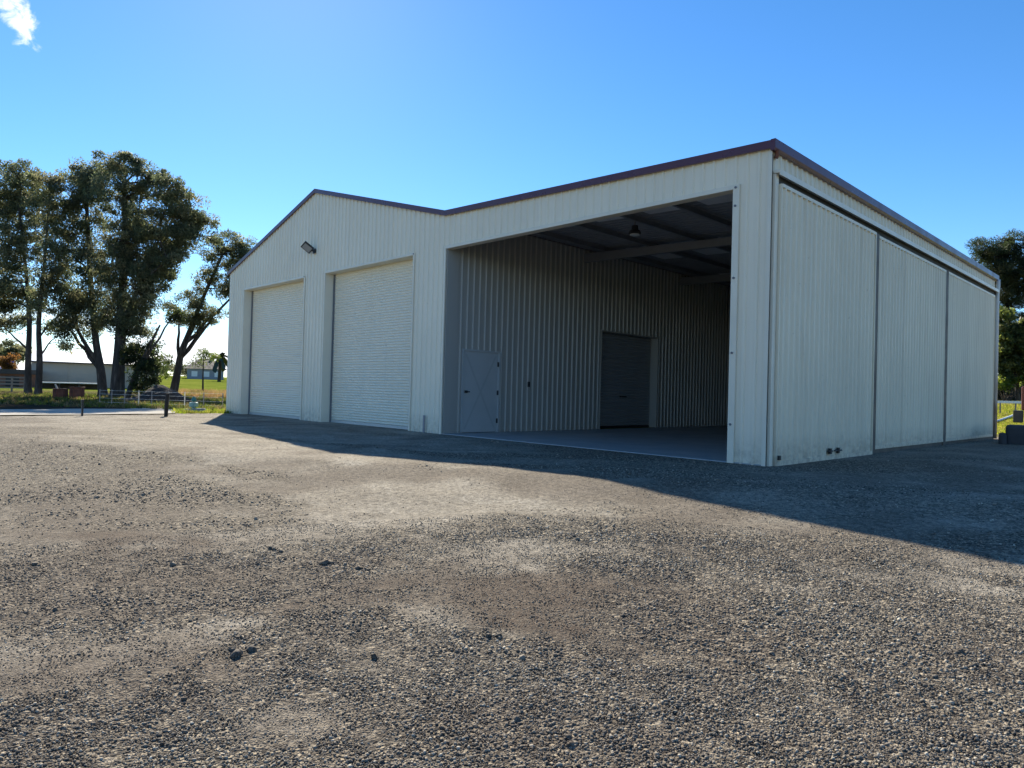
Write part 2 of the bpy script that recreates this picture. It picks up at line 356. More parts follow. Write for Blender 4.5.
# ---- loose crushed stones lying on the yard (nobody could count them)
def stones():
    P = []; SZ = []
    for (d0, d1, dens, s0, s1) in ((1.9, 3.8, 5200, .0038, .0105), (3.8, 6.5, 1900, .005, .0125), (6.5, 10, 380, .0075, .016), (10, 16, 45, .010, .020)):
        n = int(dens*math.radians(96)/2*(d1*d1-d0*d0))
        d = np.sqrt(rng.uniform(d0*d0, d1*d1, n)); a = rng.uniform(-R(48), R(48), n)
        x = CAM[0] + d*(np.cos(a)*fw0[0]+np.sin(a)*rt[0]); y = CAM[1] + d*(np.cos(a)*fw0[1]+np.sin(a)*rt[1])
        c = coarse_f(x, y)
        keep = (rng.random(n) < .08+1.1*c**1.6) & (y < -.05) | ((x > .15) & (rng.random(n) < .5))
        keep &= (x > -22) & ~((x < .12) & (y > -.05))
        u = rng.random(keep.sum())
        P.append(np.c_[x[keep], y[keep]]); SZ.append((s0+(s1-s0)*u**2.6)*(.7+.6*c[keep]))
    for (d0, d1, dens) in ((1.9, 4.2, 3600), (4.2, 7.0, 1500)):      # grit between the stones and on the worn patches
        n = int(dens*math.radians(96)/2*(d1*d1-d0*d0)); d = np.sqrt(rng.uniform(d0*d0, d1*d1, n)); a = rng.uniform(-R(48), R(48), n)
        x = CAM[0] + d*(np.cos(a)*fw0[0]+np.sin(a)*rt[0]); y = CAM[1] + d*(np.cos(a)*fw0[1]+np.sin(a)*rt[1])
        k = (y < -.1) | (x > .3); P.append(np.c_[x[k], y[k]]); SZ.append(rng.uniform(.0028, .0062, k.sum())*(1 if d1 < 5 else 1.35))
    # scattered lumps
    n = 220; d = np.sqrt(rng.uniform(4, 260, n)); a = rng.uniform(-R(46), R(46), n)
    x = CAM[0] + d*(np.cos(a)*fw0[0]+np.sin(a)*rt[0]); y = CAM[1] + d*(np.cos(a)*fw0[1]+np.sin(a)*rt[1])
    k = (y < -.4) & (coarse_f(x, y) > .35); P.append(np.c_[x[k], y[k]]); SZ.append(rng.uniform(.018, .036, k.sum()))
    lump = []
    for (lx, ly, ls, nn) in ((1.30,-8.85,.034,5),(.06,-7.63,.04,5),(.35,-7.5,.03,3),(-.55,-7.75,.03,3),(3.09,-8.18,.026,4),(2.0,-7.6,.024,3),(-.3,-8.0,.028,3),(1.15,-8.95,.016,2)):
        for q in range(nn): lump.append((lx+rng.normal(0, .035), ly+rng.normal(0, .035), ls*rng.uniform(.6, 1.2)))
    lump = np.array(lump); P.append(lump[:, :2]); SZ.append(lump[:, 2])
    P = np.concatenate(P); SZ = np.concatenate(SZ); n = len(P); nl = len(lump)
    z = zground(P[:, 0], P[:, 1]) + .07*(fbm(P[:, 0]*.8, P[:, 1]*.8, 4)-.5) + .018*(fbm(P[:, 0]*4, P[:, 1]*4, 3)-.5) - .004
    cube = np.array([(-1,-1,-1),(1,-1,-1),(1,1,-1),(-1,1,-1),(-1,-1,1),(1,-1,1),(1,1,1),(-1,1,1)], float)*.62
    fac = np.array([(0,3,2,1),(4,5,6,7),(0,1,5,4),(1,2,6,5),(2,3,7,6),(3,0,4,7)])
    v = cube[None]*rng.uniform(.62, 1.25, (n, 8, 3)) * np.c_[rng.uniform(.8, 1.3, n), rng.uniform(.7, 1.1, n), rng.uniform(.45, .85, n)][:, None]
    v[:, 4:, :2] *= rng.uniform(.45, .9, (n, 1, 1))
    a = rng.uniform(0, 6.283, n); tl = rng.normal(0, .35, n)
    ct, st = np.cos(tl)[:, None], np.sin(tl)[:, None]
    X, Y, Z = v[..., 0].copy(), v[..., 1].copy(), v[..., 2].copy()
    Y, Z = Y*ct-Z*st, Y*st+Z*ct
    ca, sa = np.cos(a)[:, None], np.sin(a)[:, None]
    v = np.stack([X*ca-Y*sa, X*sa+Y*ca, Z], -1)*SZ[:, None, None]
    v[..., 0] += P[:, :1]; v[..., 1] += P[:, 1:]; v[..., 2] += (z+SZ*.22)[:, None]
    f = (fac[None]+8*np.arange(n)[:, None, None]).reshape(-1, 4)
    pal = np.array([(.042,.037,.032),(.095,.084,.070),(.18,.158,.128),(.30,.265,.21),(.46,.405,.32),(.64,.58,.47)])
    t = rng.random(n)
    k = np.select([t < .24, t < .48, t < .68, t < .84, t < .95], [0, 1, 2, 3, 4], 5); k[-nl:] = 0; k = np.where(SZ > .0165, np.minimum(k, 3), k)
    c = pal[k]*rng.uniform(.75, 1.12, (n, 1))
    br = brown_f(P[:, 0], P[:, 1])[:, None]; c = c*(1-.6*br) + np.array([.10,.072,.052])*.6*br
    t = NT('crushed_stone'); vv = t.coord()
    t.color(t.mix(t.mr(t.noise(60, 3, vv), .4, .7, 0, .45), t.attr('tint'), (.36, .32, .26))).set(.85, 0, .3)
    t.bump(t.noise(160, 3, vv), .4, .004)
    o = npmesh('gravel_stones', v.reshape(-1, 3), f, t.m, attrs={'tint': np.repeat(c, 8, 0)})
    tag(o, 'loose grey and tan crushed gravel strewn over the yard', 'gravel', kind='stuff')
stones()

# ------------------------------------------------------------------ the shed
L, D_ = 20.974, 15.44
XAP, XV, XO0, XO1 = -14.591, -8.122, -8.083, -.628
HEL, HAP, HV, HR = 5.263, 7.126, 5.354, 5.073
def ztop(x): return float(np.interp(x, [-L, XAP, XV, 0], [HEL, HAP, HV, HR]))
def ribs(mb, P0, U, N, u0, u1, top, bot=lambda u: 0.0, holes=(), pitch=.2, h=.028, phase=0., bw=.062, tw=.026, extra=()):
    "a sheet of trapezoid ribbed steel standing on P0 along U, ribs out along N; holes = (u0, u1, z0, z1)"
    P0, U, N = (np.array(a, float) for a in (P0, U, N))
    pts = []
    n0 = int(math.floor((u0-phase)/pitch))-1
    for k in range(n0, int((u1-u0)/pitch)+n0+4):
        c = phase+k*pitch
        pts += [(c-bw/2, 0), (c-tw/2, h), (c+tw/2, h), (c+bw/2, 0)]
    us = np.array([p[0] for p in pts]); hs = np.array([p[1] for p in pts])
    ex = [u0, u1] + [q for hl in holes for q in hl[:2]] + list(extra)
    allu = np.unique(np.round(np.concatenate([us[(us > u0) & (us < u1)], ex]), 5))
    hh = np.interp(allu, us, hs)
    for i in range(len(allu)-1):
        a, b_ = allu[i], allu[i+1]; mid = (a+b_)/2
        segs = [(bot(a), top(a), bot(b_), top(b_))]
        for (h0, h1, z0, z1) in holes:
            if h0 < mid < h1:
                new = []
                for (p0, q0, p1, q1) in segs:
                    if z0 > p0+1e-4: new.append((p0, z0, p1, z0))
                    if z1 < q0-1e-4: new.append((z1, q0, z1, q1))
                segs = new
        A = P0+U*a+N*hh[i]; B = P0+U*b_+N*hh[i+1]
        for (p0, q0, p1, q1) in segs:
            mb.add([A+[0,0,p0], B+[0,0,p1], B+[0,0,q1], A+[0,0,q0]], [(0,1,2,3)])
    return mb
shed = thing('farm_shed', 'large cream steel shed with maroon trim, two tall roller doors and an open bay', 'shed', (-L/2, 0, 0))
D1 = (-19.629, -15.158); D2 = (-13.841, -9.409); HD = 4.464; HL = 4.457
ribs(MB(), (0,0,0), (1,0,0), (0,-1,0), -L, 0, lambda u: ztop(u)-.05, lambda u: -.06, [(*D1, -1, HD), (*D2, -1, HD), (XO0, XO1, -1, HL)], extra=(XAP, XV)).build('front_wall', CREAM, shed)
# hidden walls close the building
ribs(MB(), (-L,0,0), (0,1,0), (-1,0,0), 0, D_, lambda u: HEL-.04, lambda u: -.06).build('end_wall', CREAM, shed)
ribs(MB(), (0,D_,0), (1,0,0), (0,1,0), -L, 0, lambda u: ztop(u)-.05, lambda u: -.06, extra=(XAP, XV)).build('back_wall', CREAM, shed)
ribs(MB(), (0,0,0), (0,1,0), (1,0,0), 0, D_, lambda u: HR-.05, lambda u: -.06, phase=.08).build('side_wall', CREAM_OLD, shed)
# partition between hall and open bay
PD = (.57, 1.82, -1, 2.07); RD = (6.02, 8.98, -1, 2.96)
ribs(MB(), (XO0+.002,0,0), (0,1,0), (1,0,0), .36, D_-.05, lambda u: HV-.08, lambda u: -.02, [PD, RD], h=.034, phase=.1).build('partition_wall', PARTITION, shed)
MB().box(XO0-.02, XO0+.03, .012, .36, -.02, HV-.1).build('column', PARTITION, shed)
ribs(MB(), (0,D_-.06,0), (1,0,0), (0,-1,0), XO0+.05, -.05, lambda u: ztop(u)-.08, lambda u: .013).build('bay_back_wall', painted('bay_shade_lining', (.07,.07,.075), .6, .2), shed)  # near-black sheet stands in for the shade deep in the bay
# roofs
def roofseg(mb, x0, z0, x1, z1, y0, y1, t=.045):
    mb.add([(x0,y0,z0-t),(x1,y0,z1-t),(x1,y1,z1-t),(x0,y1,z0-t),(x0,y0,z0),(x1,y0,z1),(x1,y1,z1),(x0,y1,z0)], [(0,3,2,1),(4,5,6,7),(0,1,5,4),(1,2,6,5),(2,3,7,6),(3,0,4,7)])
b = MB(); roofseg(b, -L-.1, HEL-.03, XAP, HAP-.002, .01, D_+.05); roofseg(b, XAP, HAP-.002, XV, HV-.002, .01, D_+.05); b.build('gable_roof', MAROON_ROOF, shed)
b = MB(); roofseg(b, XV, HV-.004, .02, HR-.004, .01, D_+.05, .02); b.build('lean_to_roof', MAROON_ROOF, shed)
# lining under the lean-to roof, ribbed
b = MB()
for k in range(int((D_-.1)/.2)):
    y = .06+k*.2
    for (p, q, h0, h1) in ((0, .14, 0, 0), (.14, .157, 0, .028), (.157, .183, .028, .028), (.183, .2, .028, 0)):
        x0, x1 = XO0, -.04; z0, z1 = ztop(x0)-.055, ztop(x1)-.055
        b.add([(x0,y+p,z0+h0),(x1,y+p,z1+h0),(x1,y+q,z1+h1),(x0,y+q,z0+h1)], [(0,1,2,3)])
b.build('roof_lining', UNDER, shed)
# barge flashing along the front
xs = [-L-.12, XAP, XV, .01]; zs = [HEL-.03, HAP, HV, HR]; b = MB()
for x, z in zip(xs, zs):
    for (y, dz) in ((-.075, .02), (-.075, -.10), (-.045, -.10), (-.045, .02)): b.v.append((x, y, z+dz))
for i in range(3):
    for k in range(4): b.f.append((4*i+k, 4*i+(k+1) % 4, 4*i+4+(k+1) % 4, 4*i+4+k))
b.f += [(3,2,1,0), (12,13,14,15)]; b.build('barge_flashing', MAROON, shed)
b = MB()
for x, z in zip(xs, zs):
    for (y, dz) in ((-.04, .05), (.2, .05), (.2, .035), (-.04, .035)): b.v.append((x, y-.03, z+dz-.02))
for i in range(3):
    for k in range(4): b.f.append((4*i+k, 4*i+4+k, 4*i+4+(k+1) % 4, 4*i+(k+1) % 4))
b.build('roof_capping', MAROON, shed)
# gutter on the open side: a rolled trough
prof = [(0,-.03),(.01,-.05),(.06,-.05),(.08,-.01),(.08,.13),(.07,.135),(.07,.03),(.05,.0),(.01,.0)]
b = MB()
for y in (-.085, D_+.12):
    for (x, z) in prof: b.v.append((x+.012, y, HR-.095+z))
n = len(prof)
for k in range(n): b.f.append((k, n+k, n+(k+1) % n, (k+1) % n))
for y in (-.085, D_+.12): b.add([(.014,y,HR-.14),(.09,y,HR-.14),(.09,y,HR+.035),(.014,y,HR+.035)], [(0,1,2,3)])
b.build('gutter', MAROON, shed)
b = MB(); b.tube([(.07,.02,HR-.12),(.07,.04,HR-.18),(.045,.04,HR-.24)], .035, 10); b.build('gutter_bracket', RUST, shed)
# openings: reveal linings and face trims
for (x0, x1) in (D1, D2):
    b = MB(); b.box(x0-.02, x0+.003, -.005, .33, -.02, HD+.01); b.box(x1-.003, x1+.02, -.005, .33, -.02, HD+.01); b.box(x0+.003, x1-.003, -.005, .33, HD-.004, HD+.02); rv = b.build('door_reveal', CREAM_TRIM, shed)
    b = MB(); b.box(x0-.055, x0+.002, -.034, -.006, -.02, HD+.055); b.box(x1-.002, x1+.055, -.034, -.006, -.02, HD+.055); b.box(x0+.003, x1-.003, -.034, -.006, HD-.001, HD+.055); b.build('trim', CREAM_TRIM, rv)
    b = MB(); pr = []
    z = .07; pts = []
    while z < HD+.08:
        for (dz, dy) in ((0, 0), (.012, -.013), (.028, -.019), (.046, -.013), (.058, 0)): pts.append((z+dz, dy))
        z += .0745
    for (zz, dy) in pts:
        b.v.append((x0+.05, .30+dy, zz)); b.v.append((x1-.05, .30+dy, zz))
    b.f = [(2*i, 2*i+1, 2*i+3, 2*i+2) for i in range(len(pts)-1)]
    rd = b.build('roller_door', CREAM_DOOR, shed, smooth=False)
    MB().box(x0+.05, x1-.05, .275, .32, -.01, .068).build('bottom_rail', GREY_TRIM, rd, bevel=.004)
    MB().box(x0+.004, x0+.05, .25, .32, -.01, HD-.01).build('guide', STEEL, rd)
    MB().box(x1-.05, x1-.004, .25, .32, -.01, HD-.01).build('guide', CREAM_TRIM, rd)
    MB().box(x1+.012, x1+.032, -.052, -.035, HD+.012, HD+.04).build('fixing_bolt', STEEL, rd)
b = MB(); b.box(XO1-.002, XO1+.11, -.036, -.006, -.04, HL+.07); b.box(XO0-.07, XO0+.002, -.036, -.006, -.04, HL+.07); b.box(XO0+.003, XO1-.003, -.036, -.006, HL-.002, HL+.07)
b.box(XO1-.004, XO1+.02, -.005, .2, -.04, HL); b.box(XO0+.003, XO1-.005, -.005, .16, HL-.003, HL+.02); bt = b.build('opening_trim', CREAM_TRIM, shed)
for z in (HL+.02, HL-.28, 3.0, 1.78, .62):
    MB().tube([(XO1+.045, -.035, z), (XO1+.045, -.052, z)], .02, 8).build('bolt', STEEL, bt)
MB().box(-.6, -.04, .05, .22, -.02, HL-.01).build('column', STEEL, shed)
MB().box(-.045, .022, -.038, -.03, -.04, HR-.13).build('corner_flashing', CREAM_TRIM, shed)
MB().box(.006, .06, .03, .135, -.03, 4.59).build('corner_post', CREAM_TRIM, shed, bevel=.006)
MB().box(.001, .012, -.012, .02, -.03, 4.9).build('corner_seal', STILE, shed)
# small cut-off pipe on the front by the second roller door
MB().tube([(-8.72, -.06, -.05), (-8.72, -.06, .42)], .028, 10).build('stub_pipe', PURLIN, shed)
# sliding doors on the side
def slider(y0, y1, x, z0, z1, ph):
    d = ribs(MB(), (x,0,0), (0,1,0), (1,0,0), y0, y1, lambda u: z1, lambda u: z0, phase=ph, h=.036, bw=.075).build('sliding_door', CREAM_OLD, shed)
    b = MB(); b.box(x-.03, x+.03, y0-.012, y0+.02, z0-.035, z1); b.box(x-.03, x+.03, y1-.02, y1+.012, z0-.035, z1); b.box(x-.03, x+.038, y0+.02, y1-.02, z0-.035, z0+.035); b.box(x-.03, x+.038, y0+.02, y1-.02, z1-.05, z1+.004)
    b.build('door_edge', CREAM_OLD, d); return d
d1 = slider(.16, 4.46, .075, .03, 4.45, .1); d2 = slider(4.66, 9.68, .04, .12, 4.44, .05); d3 = slider(9.86, 15.18, .04, .12, 4.44, .02)
MB().box(.035, .085, 4.474, 4.69, .0, 4.46).build('door_seal', STILE, shed)
MB().box(.035, .078, 9.66, 9.89, .0, 4.46).build('door_seal', STILE, shed)
MB().box(.03, .05, 4.4, D_-.02, -.05, .105).build('door_sill', STILE, shed)
for (y, w) in ((2.25, .10), (2.62, .16)):
    b = MB(); b.box(.106, .15, y-.03, y+.03, .10, .20); b.tube([(.13, y-w, .15), (.13, y+w, .15)], .014, 8); b.box(.105, .125, y-.05, y+.05, .13, .17); b.build('latch', BLACK, d1)
b = MB(); b.box(.106, .14, .2, .26, .09, .16); b.build('latch', BLACK, d1)
b = MB(); b.box(.028, .135, .02, D_-.03, 4.595, 4.64); b.box(.122, .136, .02, D_-.03, 4.555, 4.594); rail = b.build('door_track', CREAM_TRIM, shed)
MB().box(.030, .034, .14, D_-.04, 4.40, 4.594).build('rail', DARKGAP, rail)  # dark strip painting in the shadow under the track
# downpipe at the far corner
t = NT('stained_downpipe'); geo = t.n.new('ShaderNodeNewGeometry'); sx = t.n.new('ShaderNodeSeparateXYZ'); t.l.new(geo.outputs['Position'], sx.inputs[0])
t.color(t.mix(t.math('MULTIPLY', t.mr(sx.outputs['Z'], .6, 2.6, 1, 0), t.mr(t.noise(3, 4, t.coord((4,4,.6))), .35, .6, .2, 1)), (.62, .61, .58), (.26, .16, .09))).set(.5)
b = MB(); b.tube([(.09, D_+.02, HR-.1), (.09, D_+.02, HR-.3), (.085, D_-.06, 4.5), (.085, D_-.06, .02)], .055, 12); b.build('downpipe', t.m, shed, smooth=True)
# inside the open bay
b = MB(); b.box(XO0+.036, -.05, -.02, D_-.05, -.3, .012); fl = b.build('concrete_floor', CONC, None, bevel=.01); tag(fl, kind='structure')
for y in (5.12, 10.25):
    b = MB(); x0, x1 = XO0+.04, -.05
    pf = [(x0, ztop(x0)-.46), (x1, ztop(x1)-.36), (x1, ztop(x1)-.21), (x0, ztop(x0)-.21)]
    b.add([(p[0], y-.06, p[1]) for p in pf]+[(p[0], y+.06, p[1]) for p in pf], [(0,1,2,3),(7,6,5,4),(0,4,5,1),(1,5,6,2),(2,6,7,3),(3,7,4,0)])
    b.build('rafter', PURLIN, shed, bevel=.006)
for x in (-7.3, -5.85, -4.4, -2.95, -1.5):
    b = MB(); z = ztop(x)-.062; b.box(x-.004, x+.004, .06, D_-.1, z-.145, z); b.box(x+.005, x+.07, .06, D_-.1, z-.145, z-.139); b.build('purlin', PURLIN, shed)
for (y0, y1) in ((.7, 2.6), (5.6, 7.6), (10.8, 12.8)):
    for x in (-6.55, -5.1, -3.65, -2.2):
        z0, z1 = ztop(x-.42)-.066, ztop(x+.42)-.066
        MB().add([(x-.42,y0,z0),(x+.42,y0,z1),(x+.42,y1,z1),(x-.42,y1,z0)], [(0,1,2,3)]).build('pale_panel', PALE_SHEET, shed)  # opaque pale panels just below the roof lining
# side door in the partition
X = XO0
b = MB(); b.box(X-.03, X+.012, .60, 1.79, .02, 2.04); dr = b.build('side_door', WDOOR, shed, bevel=.003)
b = MB(); b.box(X-.05, X+.042, .555, .60, -.01, 2.085); b.box(X-.05, X+.042, 1.79, 1.835, -.01, 2.085); b.box(X-.05, X+.042, .60, 1.79, 2.042, 2.085); b.build('door_frame', WDOOR, dr)
b = MB()
b.add([(X+.0135,.66,.1),(X+.0135,.72,.1),(X+.0135,1.73,1.96),(X+.0135,1.67,1.96)], [(0,1,2,3)])
b.add([(X+.0145,1.67,.1),(X+.0145,1.73,.1),(X+.0145,.72,1.96),(X+.0145,.66,1.96)], [(0,1,2,3)])
b.build('cross_brace', painted('door_brace', (.40,.42,.42), .45, .15), dr)
b = MB(); b.box(X+.013, X+.05, .66, .74, 1.0, 1.06); b.tube([(X+.06,.68,1.03),(X+.06,.80,1.03)], .013, 8); b.build('handle', BLACK, dr)
for z in (.3, 1.02, 1.75): MB().box(X+.013, X+.05, 1.755, 1.785, z-.06, z+.06).build('hinge', BLACK, dr)
b = MB(); b.box(X+.036, X+.065, 2.86, 2.93, 1.2, 1.34); b.build('light_switch', BLACK, shed)
# roller door in the partition
b = MB(); pts = []; z = .08
while z < 3.05:
    for (dz, dx) in ((0, 0), (.02, .011), (.05, .011), (.07, 0)): pts.append((z+dz, dx))
    z += .085
for (zz, dx) in pts: b.v.append((X-.24+dx, 6.06, zz)); b.v.append((X-.24+dx, 8.94, zz))
b.f = [(2*i, 2*i+1, 2*i+3, 2*i+2) for i in range(len(pts)-1)]
rd = b.build('inner_roller_door', painted('grey_roller_door', (.26,.27,.285), .45, .2), shed)
MB().box(X-.25, X-.22, 6.06, 8.94, .015, .079).build('bottom_rail', BLACK, rd)
b = MB(); b.box(X-.20, X-.17, 7.3, 7.6, .98, 1.02); b.box(X-.228, X-.2, 7.3, 7.33, .98, 1.02); b.box(X-.228, X-.2, 7.57, 7.6, .98, 1.02); b.build('handle', BLACK, rd)
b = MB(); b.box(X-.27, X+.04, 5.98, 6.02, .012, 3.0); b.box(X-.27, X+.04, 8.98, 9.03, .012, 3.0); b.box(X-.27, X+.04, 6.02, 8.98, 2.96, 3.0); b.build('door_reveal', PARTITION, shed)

# lamps
fl = thing('floodlight', 'small black floodlight on bracket above the two roller doors', 'floodlight', (-14.53, -.03, 5.22))
nl = np.array([.50, -.60, -.60]); nl /= np.linalg.norm(nl); ax = np.array([-.3, -.62, .62]); ax = ax-nl*(ax@nl); ax /= np.linalg.norm(ax); nn = nl; sd = np.cross(nn, ax)
c = np.array([-14.60, -.24, 5.31])
MB().obox(c, sd*.13, ax*.165, nn*.028).build('housing', BLACK, fl, bevel=.01)
MB().obox(c+nn*np.sign(-nn[2])*.031, sd*.10, ax*.13, nn*.004).build('lens', painted('grey_lamp_glass', (.30,.31,.32), .15, .1), fl)
b = MB()
for k in range(7): b.obox(c-nn*np.sign(-nn[2])*.045+sd*(-.09+.03*k), sd*.005, ax*.11, nn*.02)
b.build('cooling_fins', BLACK, fl)
b = MB(); b.box(-14.60, -14.46, -.06, -.03, 5.15, 5.29); b.bar((-14.53, -.05, 5.22), tuple(c-ax*.13), .05); b.build('bracket', BLACK, fl)
hb = thing('high_bay_lamp', 'dark hanging high bay lamp under the open bay ceiling', 'lamp', (-4.40, 2.5, 4.72))
MB().lathe((-4.40,2.5,4.72), [(.13,0),(.145,.02),(.125,.08),(.08,.11),(.07,.2)], 20).build('housing', BLACK, hb)
MB().lathe((-4.40,2.5,4.70), [(.115,0),(.115,.018)], 20).build('lens', LENS, hb)
MB().tube([(-4.40,2.5,4.92),(-4.40,2.5,ztop(-4.4)-.21)], .015, 8).build('hook', STEEL, hb)

# ------------------------------------------------------------------ vegetation
def leaf_mat(name, trans=.6):
    t = NT(name)
    col = t.attr('tint'); t.color(col).set(.5, 0, .35)
    tr = t.n.new('ShaderNodeBsdfTranslucent'); mx = t.n.new('ShaderNodeMixShader'); mx.inputs[0].default_value = trans
    hs = t.n.new('ShaderNodeHueSaturation'); hs.inputs['Value'].default_value = 1.85; hs.inputs['Saturation'].default_value = 1.15; t.l.new(col, hs.inputs['Color']); t.l.new(hs.outputs[0], tr.inputs['Color'])
    t.l.new(t.b.outputs[0], mx.inputs[1]); t.l.new(tr.outputs[0], mx.inputs[2]); t.l.new(mx.outputs[0], t.out.inputs['Surface'])
    return t.m
LEAF = leaf_mat('leaf')
t = NT('eucalypt_bark'); v = t.coord((3, 3, .6)); t.color(t.ramp(t.noise(2, 6, v, .65), [(.3, (.035,.029,.024)), (.55, (.075,.062,.052)), (.75, (.17,.145,.12))])).set(.9, 0, .2); t.bump(t.noise(5, 5, v), .6, .05); BARK = t.m
t = NT('dark_bark'); v = t.coord((4, 4, .8)); t.color(t.ramp(t.noise(2, 6, v, .65), [(.3, (.03,.025,.02)), (.7, (.09,.07,.055))])).set(.95, 0, .2); t.bump(t.noise(5, 5, v), .6, .05); DBARK = t.m

def leaves(cent, rad, per, size, tints, aspect=.34, droop=.35, sq=.7):
    "clumps of small leaf-shaped quads; cent (n,3), rad (n,)"
    n = len(cent); tot = n*per
    g = rng.normal(0, 1, (n, per, 3)); g /= np.linalg.norm(g, axis=2, keepdims=True)+1e-9
    g *= rng.random((n, per, 1))**.45; g[..., 2] *= sq
    p = (cent[:, None]+g*rad[:, None, None]).reshape(-1, 3)
    d = rng.normal(0, 1, (tot, 3)); d[:, 2] -= droop*1.5; d /= np.linalg.norm(d, axis=1, keepdims=True)
    w = np.cross(d, rng.normal(0, 1, (tot, 3))); w /= np.linalg.norm(w, axis=1, keepdims=True)+1e-9
    l = size*rng.uniform(.6, 1.3, (tot, 1))
    v = np.stack([p-d*l*.5, p+w*l*aspect*.5, p+d*l*.5, p-w*l*aspect*.5], 1)
    f = np.arange(tot*4).reshape(-1, 4)
    ti = np.array(tints); base = ti[rng.integers(0, len(ti), n)]*rng.uniform(.7, 1.3, (n, 1))
    c = np.repeat(base, per, 0)*rng.uniform(.75, 1.3, (tot, 1))
    return v.reshape(-1, 3), f, np.repeat(c, 4, 0)

EUC = [(.10,.114,.066),(.08,.096,.055),(.13,.138,.078),(.11,.116,.073),(.17,.165,.098)]
def lobes_to_clumps(lobes, cr, cover):
    C = []; RD_ = []; LB = []
    for li, (c, rx, ry, rz, dens) in enumerate(lobes):      # rx across, ry up, rz depth, metres
        n = max(3, int(cover*dens*math.pi*rx*ry/(math.pi*cr*cr)))
        g = rng.normal(0, 1, (n, 3)); g /= np.linalg.norm(g, axis=1, keepdims=True); g *= rng.uniform(.25, 1, (n, 1))**.5
        q = np.array(c)[None] + g[:, :1]*rx*rt[None]*.92 + g[:, 1:2]*rz*fw0[None] + g[:, 2:]*ry*.92*up[None]
        C.append(q); RD_.append(cr*rng.uniform(.5, 1.25, n)); LB += [li]*n
    return np.concatenate(C), np.concatenate(RD_), np.array(LB)
def limb(mb, a, b, r0, r1, sag=.12, n=6, sides=7):
    a, b = np.array(a, float), np.array(b, float); ln = np.linalg.norm(b-a)
    if ln < .08: return [a]*(n+1)
    off = rng.normal(0, 1, 3)*ln*.05; pts = []
    for i in range(n+1):
        t_ = i/n; p = a+(b-a)*t_ + off*math.sin(t_*math.pi) + np.array([0,0,1])*sag*ln*math.sin(t_*math.pi)*.5 + rng.normal(0, .012*ln, 3)*(0 < i < n)
        pts.append(p)
    mb.tube(pts, [r0+(r1-r0)*(i/n) for i in range(n+1)], sides, False)
    return pts
def tree(name, label, d, trunk, tr, lobes, cr=.62, cover=4.2, per=150, leaf=.20, tints=EUC, bark=None, group=None, aspect=.3, fork=None, extra_limbs=(), droop=.35, fill=.55):
    """trunk: list of photo places (x, y) from foot to top with depth offsets; lobes: (x, y, rx, ry [, density [, depth]]) in photo px at distance d"""
    s = d/F
    foot = at(trunk[0][0], trunk[0][1], d); foot[2] = zg(foot[0], foot[1])-.05
    root = thing(name, label, 'tree', foot, group)
    P = [foot] + [at(q[0], q[1], d+(q[2] if len(q) > 2 else 0)) for q in trunk[1:]]
    mb = MB(); n = len(P); pts = []
    # smooth the trunk line
    PP = np.array(P); tt = np.linspace(0, n-1, (n-1)*4+1); pp = np.c_[[np.interp(tt, range(n), PP[:, k]) for k in range(3)]].T
    for _ in range(2): pp[1:-1] = (pp[:-2]+2*pp[1:-1]+pp[2:])/4
    rad = [tr*(1.25 if i == 0 else 1)*(1-.72*(i/(len(pp)-1))) for i in range(len(pp))]
    mb.tube(pp, rad, 10, False)
    lb = []
    lobes = list(lobes) + [(e[1][0]+dx, e[1][1]+dy, 8, 6, .7, (e[1][2] if len(e[1]) > 2 else 0)) for e in extra_limbs for dx, dy in ((0, 0), (6, -5))]
    for q in lobes:
        dep = q[5] if len(q) > 5 else rng.uniform(-1, 1)*min(q[2], q[3])*s*.8
        lb.append((at(q[0], q[1], d+dep), q[2]*s, q[3]*s, max(q[2], q[3])*s*.9, q[4] if len(q) > 4 else 1))
    base = list(lb)
    for i in range(len(base)):                    # fill between neighbouring lobes so the crown closes up
        for j in range(i):
            (c0, r0, q0, _, d0), (c1, r1, q1, _, d1) = base[i], base[j]
            if d0 == d1 == 1 and np.linalg.norm((c0-c1)) < 1.5*(min(r0, q0)+min(r1, q1)) and rng.random() < fill:
                r_ = .42*(r0+r1); lb.append(((c0+c1)/2+rng.normal(0, .25, 3)*r_, r_, .42*(q0+q1), r_*.8, .6))
    ends = []
    for (a, b_, r0) in extra_limbs:
        A = pp[int(a*(len(pp)-1))]; q = limb(mb, A, at(b_[0], b_[1], d+(b_[2] if len(b_) > 2 else 0)), tr*r0, tr*r0*.35, .05); ends.append(q)
    allp = [(p, rad[i]) for i, p in enumerate(pp[len(pp)//4:], len(pp)//4)] + [(p, tr*.2) for q in ends for p in q[1:]]
    lp = []
    for (c, rx, ry, rz, dens) in lb:
        best = min(allp, key=lambda a: np.linalg.norm(a[0]-c) + 1.2*max(0, a[0][2]-c[2]))
        q = limb(mb, best[0], c, min(best[1]*.6, tr*.35), tr*.06, .1); lp.append(q)
    C, RR, LB = lobes_to_clumps(lb, cr, cover)
    for i in range(len(C)):                       # twigs to the clumps
        q = lp[LB[i]]; k = min(range(2, len(q)), key=lambda j: np.linalg.norm(q[j]-C[i])); limb(mb, q[k], C[i], tr*.055+.008, .008, .1, 4, 4)
    mb.build('trunk', bark or BARK, root, smooth=True)
    v, f, c = leaves(C, RR, per, leaf, tints, aspect, droop)
    npmesh('crown', v, f, LEAF, root, {'tint': c})
    return root
GT = 'gum trees behind the wire fence'
